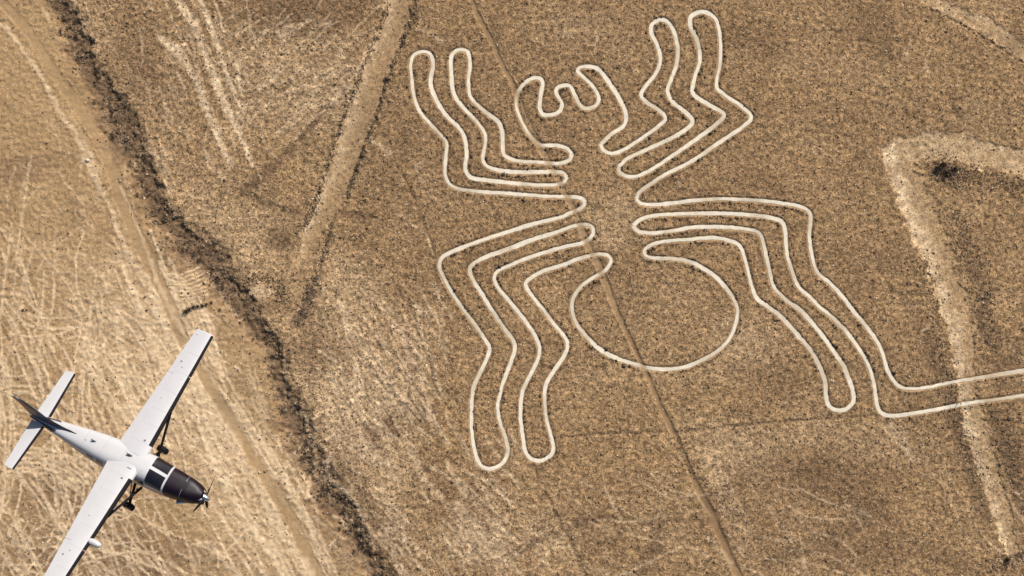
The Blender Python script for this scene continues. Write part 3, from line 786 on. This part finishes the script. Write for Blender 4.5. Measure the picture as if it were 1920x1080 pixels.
def scrub_mesh(seed, n=70, r=0.55):
    rr = np.random.default_rng(seed)
    V = []
    for _ in range(n):
        th = rr.random() * 6.283; ph = rr.random() ** .6
        d = np.array((math.cos(th) * (1 - ph * .55), math.sin(th) * (1 - ph * .55), .12 + ph * .75)) * r * rr.uniform(.35, 1.1)
        d[:2] += rr.normal(0, .12, 2) * r
        a = rr.normal(0, 1, 3); a /= np.linalg.norm(a); b = np.cross(a, rr.normal(0, 1, 3)); b /= np.linalg.norm(b)
        V += [d - a * .13 * r, d + a * .16 * r, d + b * .17 * r]
    for k in range(7):
        th = k * .9; e = np.array((math.cos(th) * .5 * r, math.sin(th) * .5 * r, .55 * r)); p_ = np.array((-math.sin(th), math.cos(th), 0)) * .03
        V += [p_, -p_, e]
    V = np.array(V)
    return V, np.arange(len(V)).reshape(-1, 3)


protos = [scrub_mesh(s_) for s_ in range(6)]
Vs, Fs = [], []; off = 0
n = 300
k = rng.integers(0, len(gs) - 1, n)
for i, kk in enumerate(k):
    o_ = rng.normal(0, 0.5) * gs[kk, 2]
    t = gs[min(kk + 1, len(gs) - 1), :2] - gs[kk, :2]; t /= np.hypot(*t)
    x_ = gs[kk, 0] - t[1] * o_ - float(samp(wx, gs[kk, 0], gs[kk, 1])) * 1.6; y_ = gs[kk, 1] + t[0] * o_ - float(samp(wy, gs[kk, 0], gs[kk, 1])) * 1.6
    if abs(x_) > 84 or abs(y_) > 53 or float(samp(gn, np.array([x_]), np.array([y_]))[0]) < -.08: continue
    V, F = protos[i % 6]
    a = rng.random() * 6.28; sc = rng.uniform(.35, .95)
    R = np.array(((math.cos(a), -math.sin(a), 0), (math.sin(a), math.cos(a), 0), (0, 0, 1)))
    Vs.append(V @ R.T * sc + np.array((x_, y_, float(zat(x_, y_))))); Fs.append(F + off); off += len(V)
o = np_obj('gully_scrub', np.vstack(Vs), np.vstack(Fs), M_SCRUB)
tag(o, 'dark dry scrub growing thickly along the gully bed', 'scrub', kind='stuff')
# single shrubs one can count
M_SHRUB = simple('dark_shrub', (0.045, 0.038, 0.028), .9, .1, var=.45, scale=2.5)
shrub_me = [np_mesh('dry_shrub', *scrub_mesh(50 + i, 150, .48), M_SHRUB) for i in range(4)]
row = [(349, 584, 1.1, 'leftmost and largest dark shrub of the short row above the left wing tip'), (355, 580, .85, 'second shrub from the left in the short dark row'),
       (362, 576, .8, 'third shrub from the left in the short dark row'), (371, 574, .75, 'fourth shrub from the left in the short dark row'),
       (379, 573, .8, 'fifth shrub from the left in the short dark row'), (387, 570, .6, 'sixth shrub from the left in the short dark row'), (396, 567, .6, 'shrub at the right end of the short dark row')]
for i, (px, py, sc, lab) in enumerate(row):
    o = bpy.data.objects.new('dry_shrub', shrub_me[i % 4]); C.objects.link(o)
    q = P([(px, py)])[0]; o.location = (q[0], q[1], float(zat(*q)) - .02); o.rotation_euler = (0, 0, i * 1.3); o.scale = (sc, sc * .9, sc)
    tag(o, lab, 'shrub', 'row of small dark shrubs by the gully')
for i, (px, py, sc, lab) in enumerate(((1757, 317, 1.5, 'dark shrub at the left of the clump inside the bend of the cleared strip'), (1768, 308, 1.2, 'dark shrub at the top of the clump inside the bend of the cleared strip'),
                                     (1774, 324, 1.4, 'dark shrub in the middle of the clump inside the bend of the cleared strip'), (1790, 318, 1.1, 'dark shrub at the right of the clump inside the bend of the cleared strip'),
                                     (1889, 1050, 1.2, 'dark shrub at the foot of the pale strip in the lower right'))):
    o = bpy.data.objects.new('dry_shrub', shrub_me[(i + 1) % 4]); C.objects.link(o)
    q = P([(px, py)])[0]; o.location = (q[0], q[1], float(zat(*q)) - .02); o.rotation_euler = (0, 0, i * 2.1); o.scale = (sc, sc, sc)
    tag(o, lab, 'shrub')

# one pale boulder beside the road
rb = np.random.default_rng(5)
bm_v = []
for i in range(5):
    for k in range(9):
        th = k * 2 * math.pi / 9; ph = -0.4 + i * (math.pi / 2 + .4) / 4.4
        rr_ = .42 * (1 + rb.uniform(-.16, .16))
        bm_v.append((rr_ * math.cos(ph) * math.cos(th) * 1.25, rr_ * math.cos(ph) * math.sin(th), rr_ * math.sin(ph) * .8))
bm_v.append((0, 0, .36))
bm_f = [(i * 9 + k, i * 9 + (k + 1) % 9, (i + 1) * 9 + (k + 1) % 9) for i in range(4) for k in range(9)] + [(i * 9 + k, (i + 1) * 9 + (k + 1) % 9, (i + 1) * 9 + k) for i in range(4) for k in range(9)] + [(36 + k, 36 + (k + 1) % 9, 45) for k in range(9)]
o = np_obj('boulder', np.array(bm_v), np.array(bm_f), simple('pale_rock', (.62, .56, .46), .9, .2, var=.2, scale=4, bump=.05))
q = P([(164, 301)])[0]; o.location = (q[0], q[1], float(zat(*q)) + .04); o.scale = (.62, .62, .6)
tag(o, 'small pale boulder standing alone by the left dirt road', 'boulder')

# ------------------------------------------------------------------ the aeroplane
M_WHITE = simple('white_paint', (0.585, 0.572, 0.580), .42, .45, var=.025, scale=1.3, coat=.15)
M_BLACK = simple('black_paint', (0.009, 0.004, 0.010), .42, .3, var=.1, scale=2, coat=.0)
M_NAVY = simple('navy_paint', (0.05, 0.058, 0.085), .35, .5, var=.06, scale=1.5)
M_BOOT = simple('black_rubber', (0.010, 0.009, 0.011), .7, .15, var=.2, scale=6)
M_GLASS = simple('dark_window_glass', (0.012, 0.011, 0.016), .08, .7, var=.3, scale=2.2)
M_TEAL = simple('teal_glass', (0.02, 0.05, 0.05), .1, .6, var=.3, scale=3)
M_METAL = simple('polished_metal', (0.72, 0.72, 0.74), .22, .5, metal=.9, var=.05, scale=4)
M_GREY = simple('grey_metal', (0.22, 0.22, 0.24), .4, .5, metal=.3, var=.15, scale=6)
M_GAP = simple('seam_grey', (0.50, 0.49, 0.50), .7, .2, var=.1, scale=6)  # light grey colour of the panel seams
M_RED = simple('red_lens', (0.5, 0.02, 0.02), .2, .5)
M_GREEN = simple('green_lens', (0.02, 0.35, 0.06), .2, .5)

plane = bpy.data.objects.new('propeller_airplane', None); C.objects.link(plane)
tag(plane, 'white high-wing single-propeller airplane with black nose banking over the desert', 'airplane')


def add(name, V, F, mat, parent=plane, smooth=True, sharp=35):
    me = bpy.data.meshes.new(name)
    me.from_pydata([tuple(map(float, v)) for v in V], [], [tuple(int(i) for i in f) for f in F])
    me.materials.append(mat)
    if smooth:
        me.polygons.foreach_set('use_smooth', [True] * len(me.polygons))
        try: me.set_sharp_from_angle(angle=math.radians(sharp))
        except Exception: pass
    me.validate(); me.update()
    o = bpy.data.objects.new(name, me); C.objects.link(o); o.parent = parent
    return o


# fuselage: x, z bottom, z top, half width
SEC = [(4.00, -.36, .20, .31), (3.90, -.46, .28, .42), (3.60, -.58, .38, .54), (3.1, -.70, .45, .64), (2.5, -.77, .49, .71), (1.98, -.80, .52, .755), (1.90, -.80, .56, .76), (1.45, -.81, .76, .78),
       (1.02, -.82, .92, .80), (.9, -.82, .935, .80), (.4, -.82, .95, .80), (-.4, -.82, .95, .80), (-1.4, -.80, .94, .80), (-2.2, -.68, .90, .74), (-3.2, -.42, .80, .60), (-4.2, -.14, .68, .45),
       (-5.2, .08, .56, .29), (-5.9, .20, .50, .17), (-6.35, .28, .45, .08)]
SA = np.array(SEC)[::-1]


def surf(x, th, off=0.0):
    zb = np.interp(x, SA[:, 0], SA[:, 1]); zt = np.interp(x, SA[:, 0], SA[:, 2]); hw = np.interp(x, SA[:, 0], SA[:, 3])
    cz, hz = (zb + zt) / 2, (zt - zb) / 2
    e = 0.62 if x < 3.3 else 0.62 + .38 * min(1, (x - 3.3) / .6)
    c, s_ = math.cos(th), math.sin(th)
    yy = math.copysign(abs(c) ** e, c) * (hw + off); zz = math.copysign(abs(s_) ** e, s_) * (hz + off)
    return (x, yy, cz + zz)


def tube_shell(x0, x1, nx, nt=40, closed=(True, True)):
    xs_ = sorted(set(list(np.linspace(x0, x1, nx)) + [s_[0] for s_ in SEC if min(x0, x1) < s_[0] < max(x0, x1)]))
    V = [surf(x_, 2 * math.pi * (k + .5) / nt) for x_ in xs_ for k in range(nt)]
    F = [(i * nt + k, i * nt + (k + 1) % nt, (i + 1) * nt + (k + 1) % nt, (i + 1) * nt + k) for i in range(len(xs_) - 1) for k in range(nt)]
    if closed[0]: F.append(tuple(range(nt)))
    if closed[1]: F.append(tuple((len(xs_) - 1) * nt + k for k in range(nt))[::-1])
    return V, [f[::-1] for f in F]


def patch(x0, x1, t0, t1, off, nx=6, nt=8, x0b=None, x1b=None, thick=.02):
    """a thin curved plate lying on the hull; x0b/x1b give slanted ends at angle t1"""
    x0b = x0 if x0b is None else x0b; x1b = x1 if x1b is None else x1b
    V = []; F = []
    for lay in (off, off - thick):
        for i in range(nx + 1):
            for k in range(nt + 1):
                v_ = k / nt; a, b = x0 + (x0b - x0) * v_, x1 + (x1b - x1) * v_
                V.append(surf(a + (b - a) * i / nx, t0 + (t1 - t0) * v_, lay))
    W_ = nt + 1; L = (nx + 1) * W_
    for i in range(nx):
        for k in range(nt):
            a = i * W_ + k
            F.append((a, a + 1, a + W_ + 1, a + W_)); F.append((L + a, L + a + W_, L + a + W_ + 1, L + a + 1))
    for i in range(nx):
        for k in (0, nt):
            a = i * W_ + k; F.append((a, a + W_, L + a + W_, L + a))
    for k in range(nt):
        for i in (0, nx):
            a = i * W_ + k; F.append((a, a + 1, L + a + 1, L + a))
    return V, F


R_ = math.radians
fus = add('fuselage', *tube_shell(1.98, -6.35, 40), M_WHITE)
cowl = add('cowling', *tube_shell(4.00, 1.985, 16), M_BLACK)
# windscreen in two panes and white frames
for sgn in (1, -1):
    t_in, t_out = (R_(90 - 1.7), R_(24)) if sgn > 0 else (R_(90 + 1.7), R_(156))
    add('windscreen_pane', *patch(1.00, 1.885, t_in, t_out, .012, 10, 14), M_GLASS, fus)
add('windscreen_frame', *patch(1.90, 1.955, R_(12), R_(168), .03, 1, 30, thick=.05), M_WHITE, fus)
add('windscreen_post', *patch(.98, 1.90, R_(88.4), R_(91.6), .028, 10, 2, thick=.04), M_WHITE, fus)
for sgn in (1, -1):
    def T(d): return R_(d) if sgn > 0 else R_(180 - d)
    add('windscreen_pillar', *patch(.98, 1.02, T(27), T(6), .018, 2, 6, x1b=1.05), M_WHITE, fus)
    d = add('cockpit_door', *patch(.10, 1.0, T(24), T(-38), .012, 6, 14), M_WHITE, fus)
    add('window', *patch(.2, .93, T(24), T(3), .028, 6, 6), M_TEAL, d)
    for wx_ in (-.45, -1.1, -1.7, -2.3):
        w = add('cabin_window', *patch(wx_ - .2, wx_ + .2, T(22), T(3), .012, 4, 5), M_GLASS, fus)
    dd = add('cargo_door', *patch(-2.9, -1.55, T(0), T(-36), .008, 6, 8), M_WHITE, fus)
    add('side_stripe', *patch(-3.6, 1.9, T(-6), T(-13), .010, 24, 3), M_NAVY, fus)
add('side_glass_strip', *patch(1.03, 1.86, R_(27), R_(14), .014, 6, 4), M_TEAL, fus)
add('side_glass_strip', *patch(1.03, 1.86, R_(153), R_(166), .014, 6, 4), M_TEAL, fus)
for x_ in (-.6, -1.75, -2.9, -4.0, -5.0):
    add('panel_seam', *patch(x_ - .012, x_ + .012, R_(-30), R_(210), .006, 1, 26), M_GAP, fus)
# roof details
for (x_, th, lx, lt) in ((-.15, 90, .10, 3.0), (-.95, 70, .09, 2.4), (-2.6, 92, .12, 2.5), (-3.0, 76, .05, 2), (-3.9, 84, .06, 3), (.05, 118, .10, 2.5)):
    pass


def blade_mesh(l, h, w, sweep=.1):
    V = [(-l / 2, -w / 2, 0), (l / 2, -w / 2, 0), (l / 2, w / 2, 0), (-l / 2, w / 2, 0), (-l / 2 - sweep, -w / 5, h), (l / 4 - sweep, -w / 5, h), (l / 4 - sweep, w / 5, h), (-l / 2 - sweep, w / 5, h)]
    F = [(0, 3, 2, 1), (4, 5, 6, 7), (0, 1, 5, 4), (1, 2, 6, 5), (2, 3, 7, 6), (3, 0, 4, 7)]
    return np.array(V), F


for (x_, y_, l_, h_, w_) in ((-.25, .12, .24, .20, .10), (.15, -.52, .26, .10, .10), (-2.35, .02, .20, .18, .08), (-3.75, .02, .14, .15, .05), (-2.75, -.1, .07, .05, .06), (.75, -.38, .06, .05, .06)):
    V, F = blade_mesh(l_, h_, w_)
    zt = np.interp(x_, SA[:, 0], SA[:, 2])
    add('antenna', V + np.array((x_, y_, zt - (.03 if abs(y_) < .3 else .07))), F, M_GREY, fus, smooth=False)


def box_between(p, q, w, t, w2=None, t2=None, side=(0, 1, 0)):
    p = np.array(p, float); q = np.array(q, float); d = q - p; d /= np.linalg.norm(d)
    s_ = np.array(side, float); s_ -= d * s_.dot(d); s_ /= np.linalg.norm(s_); u = np.cross(d, s_)
    w2 = w if w2 is None else w2; t2 = t if t2 is None else t2
    V = []
    for c, ww, th in ((p, w, t), (q, w2, t2)):
        for k in range(12):
            a = k * math.pi / 6
            V.append(c + s_ * math.cos(a) * ww / 2 + u * math.sin(a) * th / 2)
    F = [(k, (k + 1) % 12, 12 + (k + 1) % 12, 12 + k) for k in range(12)] + [tuple(range(12))[::-1], tuple(range(12, 24))]
    return V, F


# wings
def naca(u, t):
    u = max(u, 0)
    return 5 * t * (.2969 * math.sqrt(u) - .126 * u - .3516 * u * u + .2843 * u ** 3 - .1036 * u ** 4)


def foil(c0, c1, stations, vertical=False, t_=.15, camber=.015, n=10):
    """closed solid between chord fractions c0..c1 over stations (span, x_le, chord, offset)"""
    us = [c0 + (c1 - c0) * (1 - math.cos(math.pi * k / n)) / 2 if c0 == 0 else c0 + (c1 - c0) * k / n for k in range(n + 1)]
    V = []; F = []
    for (sp_, xl, ch, o_) in stations:
        up = [(xl - u * ch, (naca(u, t_) + camber * 4 * u * (1 - u)) * ch) for u in us]
        dn = [(xl - u * ch, (-naca(u, t_) + camber * 4 * u * (1 - u)) * ch) for u in us[::-1]]
        if c0 == 0: dn = dn[:-1]
        ring = up + dn
        for (x_, z_) in ring:
            V.append((x_, z_ + o_, sp_) if vertical else (x_, sp_, z_ + o_))
    m = len(ring)
    for i in range(len(stations) - 1):
        for k in range(m):
            F.append((i * m + k, i * m + (k + 1) % m, (i + 1) * m + (k + 1) % m, (i + 1) * m + k))
    F.append(tuple(range(m))); F.append(tuple((len(stations) - 1) * m + k for k in range(m))[::-1])
    return V, F


def lerp_st(a, b, n):
    a = np.array(a, float); b = np.array(b, float)
    return [tuple(a + (b - a) * k / n) for k in range(n + 1)]


def at_span(y_, root, tip):
    t = (abs(y_) - abs(root[0])) / (abs(tip[0]) - abs(root[0]))
    return tuple(np.array(root, float) + t * (np.array(tip, float) - np.array(root, float)))


for sg in (1, -1):
    root = (sg * .62, .52, 1.74, .815); tip = (sg * 7.9, .30, 1.04, 1.10)
    def st(a, b, n=3): return lerp_st(at_span(a, root, tip), at_span(b, root, tip), n)
    w = add('wing', *foil(.125, .74, st(.30, 7.9, 12)), M_WHITE)
    w['label'] = 'left wing' if sg > 0 else 'right wing with a small pod'
    add('leading_edge_root', *foil(0, .1248, st(.30, 1.0, 2), n=6), M_WHITE, w)
    for a, b in ((1.02, 2.9), (2.92, 5.25), (5.33, 7.9)):
        add('deicing_boot', *foil(0, .1245, st(a, b, 3), n=6), M_BOOT, w)
    add('flap', *foil(.742, 1, st(.35, 5.1, 6)), M_WHITE, w)
    add('aileron', *foil(.742, 1, st(5.12, 7.6, 4)), M_WHITE, w)
    add('trailing_tip', *foil(.742, 1, st(7.62, 7.9, 1)), M_WHITE, w)
    tp = at_span(7.9, root, tip)
    # rounded tip cap
    add('wing_tip', *foil(.0, 1, [tp, (tp[0] + sg * .06, tp[1] - .03, tp[2] * .95, tp[3] + .0)], t_=.12), M_WHITE, w)
    y_ = 7.93; V, F = box_between((.26, sg * 7.97, 1.10), (.08, sg * 7.99, 1.10), .06, .05)
    add('navigation_light', V, F, M_RED if sg > 0 else M_GREEN, w)
    # fuel cap and vents on the upper skin
    for (yy, uu, rr) in ((1.15, .30, .07), (5.9, .72, .055), (5.6, .55, .035), (3.6, .6, .03)):
        q = at_span(yy, root, tip); xx = q[1] - uu * q[2]; zz = q[3] + (naca(uu, .15) + .06 * uu * (1 - uu)) * q[2]
        V = [(xx + rr * math.cos(k * .5236), sg * yy + rr * .7 * math.sin(k * .5236), zz + h) for h in (-.01, .022) for k in range(12)]
        F = [tuple(range(12, 24))] + [(k, (k + 1) % 12, 12 + (k + 1) % 12, 12 + k) for k in range(12)]
        add('fuel_cap' if yy == 1.15 else 'vent_cover', V, F, M_GREY, w, smooth=False)
    for yy in (1.0, 2.05, 2.95, 4.1, 5.28, 6.5):
        add('panel_seam', *foil(.15, .735, st(yy, yy + .022, 1), t_=.1535), M_GAP, w)
    # lift strut
    q = at_span(3.55, root, tip)
    s1 = add('wing_strut', *box_between((.66, sg * .78, -.62), (.26, sg * 3.5, q[3] - .09), .15, .09, side=(1, 0, 0)), M_BOOT)
    # main gear
    g = add('landing_gear_leg', *box_between((.18, sg * .60, -.72), (.30, sg * 1.62, -1.42), .17, .09, .12, .07, side=(1, 0, 0)), M_BOOT)
    add('brake_line', *box_between((-.02, sg * .60, -.66), (.24, sg * 1.60, -1.38), .05, .05), M_BOOT, g)
    def wheel(cx, cy, cz, r, hw, par):
        V = []; F = []; m = 20; prof = [(-hw, r * .72), (-hw * .95, r * .9), (-hw * .5, r), (hw * .5, r), (hw * .95, r * .9), (hw, r * .72)]
        for (o_, rad) in prof:
            for k in range(m):
                a = 2 * math.pi * k / m; V.append((cx + rad * math.cos(a), cy + o_, cz + rad * math.sin(a)))
        for i in range(5):
            for k in range(m): F.append((i * m + k, i * m + (k + 1) % m, (i + 1) * m + (k + 1) % m, (i + 1) * m + k))
        F.append(tuple(range(m))); F.append(tuple(5 * m + k for k in range(m)))
        t_ = add('tyre', V, F, M_BOOT, par)
        V, F = box_between((cx, cy - hw - .02, cz), (cx, cy + hw + .02, cz), r * 1.0, r * 1.0, side=(1, 0, 0))
        add('rim', V, F, M_GREY, par, smooth=False)
    wheel(.30, sg * 1.76, -1.50, .34, .13, g)
# pod under the leading edge of the right wing
V = []; F = []; m = 16
prof = [(.93, .02), (.90, .09), (.80, .15), (.62, .18), (.35, .18), (.1, .14), (-.05, .08)]
for (x_, r) in prof:
    for k in range(m): V.append((x_, -4.72 + r * math.cos(2 * math.pi * k / m), .93 + r * math.sin(2 * math.pi * k / m)))
F = [(i * m + k, i * m + (k + 1) % m, (i + 1) * m + (k + 1) % m, (i + 1) * m + k) for i in range(len(prof) - 1) for k in range(m)] + [tuple(range(m))]
add('wing_pod', V, F, M_WHITE)
# tailplane
for sg in (1, -1):
    root = (sg * .05, -5.25, .86, .44); tip = (sg * 3.02, -5.42, .60, .44)
    def st(a, b, n=3): return lerp_st(at_span(a, root, tip), at_span(b, root, tip), n)
    t = add('tailplane', *foil(.17, .62, st(.05, 3.02, 6), t_=.11, camber=0), M_WHITE)
    add('elevator', *foil(.622, 1, st(.22, 2.98, 5), t_=.11, camber=0), M_WHITE, t)
    add('deicing_boot', *foil(0, .1695, st(.32, 3.0, 4), t_=.11, camber=0, n=6), M_BOOT, t)
# fin with dorsal fillet, navy
fin = add('fin', *foil(.0, .68, [(.42, -4.75, 1.6, 0), (.9, -5.02, 1.42, 0), (1.5, -5.42, 1.2, 0), (2.25, -6.15, .95, 0), (2.36, -6.32, .82, 0)], vertical=True, t_=.10, camber=0), M_NAVY)
add('rudder', *foil(.683, 1, [(.50, -4.80, 1.58, 0), (.9, -5.02, 1.42, 0), (1.5, -5.42, 1.2, 0), (2.25, -6.15, .95, 0)], vertical=True, t_=.10, camber=0), M_NAVY, fin)
V = []
for (x_, h, hw) in ((-3.45, .02, .02), (-3.9, .10, .045), (-4.3, .22, .06), (-4.75, .48, .07), (-5.1, .78, .06)):
    zt = np.interp(x_, SA[:, 0], SA[:, 2])
    V += [(x_, -hw - .03, zt - .06), (x_, hw + .03, zt - .06), (x_, hw * .5, zt + h * .7), (x_, 0, zt + h), (x_, -hw * .5, zt + h * .7)]
F = [(i * 5 + k, i * 5 + (k + 1) % 5, (i + 1) * 5 + (k + 1) % 5, (i + 1) * 5 + k) for i in range(4) for k in range(5)] + [tuple(range(5)), tuple(range(20, 25))[::-1]]
add('dorsal_fillet', V, F, M_NAVY, fin, sharp=60)
V, F = box_between((-6.55, 0, 2.34), (-6.72, 0, 2.38), .07, .07)
add('beacon', V, F, M_GREY, fin)
# navy sweep on the tail cone sides
for t0, t1 in ((R_(62), R_(-62)), (R_(118), R_(242))):
    add('tail_cone_paint', *patch(-6.3, -4.55, t0, t1, .010, 8, 10, x1b=-5.1), M_NAVY, fus)
# nose: spinner, propeller, intakes, exhaust, nose gear
V = []; F = []; m = 20; prof = [(4.00, .20), (4.05, .19), (4.15, .165), (4.27, .115), (4.36, .05), (4.38, .006)]
for (x_, r) in prof:
    for k in range(m): V.append((x_, r * math.cos(2 * math.pi * k / m), -.06 + r * math.sin(2 * math.pi * k / m)))
F = [(i * m + k, i * m + (k + 1) % m, (i + 1) * m + (k + 1) % m, (i + 1) * m + k) for i in range(len(prof) - 1) for k in range(m)] + [tuple(range(m)), tuple(range((len(prof) - 1) * m, len(prof) * m))]
prop = add('propeller', V, F, M_METAL); prop['label'] = 'polished spinner with three dark blades'
for kb in range(3):
    a0 = R_(25 + 120 * kb); V = []; F = []
    dirv = np.array((0, math.cos(a0), math.sin(a0))); tan_ = np.array((0, -math.sin(a0), math.cos(a0))); ax = np.array((1, 0, 0))
    for (r, ch, pit, th) in ((.10, .07, 60, .07), (.22, .10, 50, .06), (.40, .15, 38, .045), (.70, .17, 28, .032), (1.0, .15, 22, .022), (1.25, .11, 18, .014), (1.33, .05, 17, .01)):
        c_, s_ = math.cos(R_(pit)), math.sin(R_(pit))
        u = tan_ * c_ + ax * s_; v = -tan_ * s_ + ax * c_
        base = np.array((4.11, 0, -.06)) + dirv * r
        for (fu, fv) in ((-.5, 0), (-.2, .5), (.2, .5), (.5, 0), (.2, -.35), (-.2, -.35)): V.append(base + u * fu * ch + v * fv * th)
    F = [(i * 6 + k, i * 6 + (k + 1) % 6, (i + 1) * 6 + (k + 1) % 6, (i + 1) * 6 + k) for i in range(6) for k in range(6)] + [tuple(range(6)), tuple(range(36, 42))[::-1]]
    add('blade', V, F, M_BOOT, prop)
for sg in (1, -1):
    V, F = box_between((3.98, sg * .20, .10), (3.86, sg * .27, .14), .15, .11, side=(0, 1, 0)); add('air_intake', V, F, M_METAL, cowl)
    add('cowl_seam', *patch(2.9, 2.925, R_(20) if sg > 0 else R_(100), R_(80) if sg > 0 else R_(160), .006, 1, 10), M_GREY, cowl)
V, F = box_between((3.2, -.52, -.42), (2.75, -.74, -.52), .2, .2); add('exhaust_pipe', V, F, M_METAL, cowl)
ng = add('nose_gear_leg', *box_between((3.25, 0, -.60), (3.55, 0, -1.10), .12, .12), M_GREY)
wheel(3.60, 0, -1.15, .27, .11, ng)

# pose: climbing slightly and rolled into a left turn, high above the plain
rv = Vector((-0.480187, -0.0336258, -0.4272196))
Rm = Matrix.Rotation(rv.length, 4, rv.normalized())
plane.location = (-19.80, -9.37, 122.85)
plane.rotation_euler = Rm.to_euler()
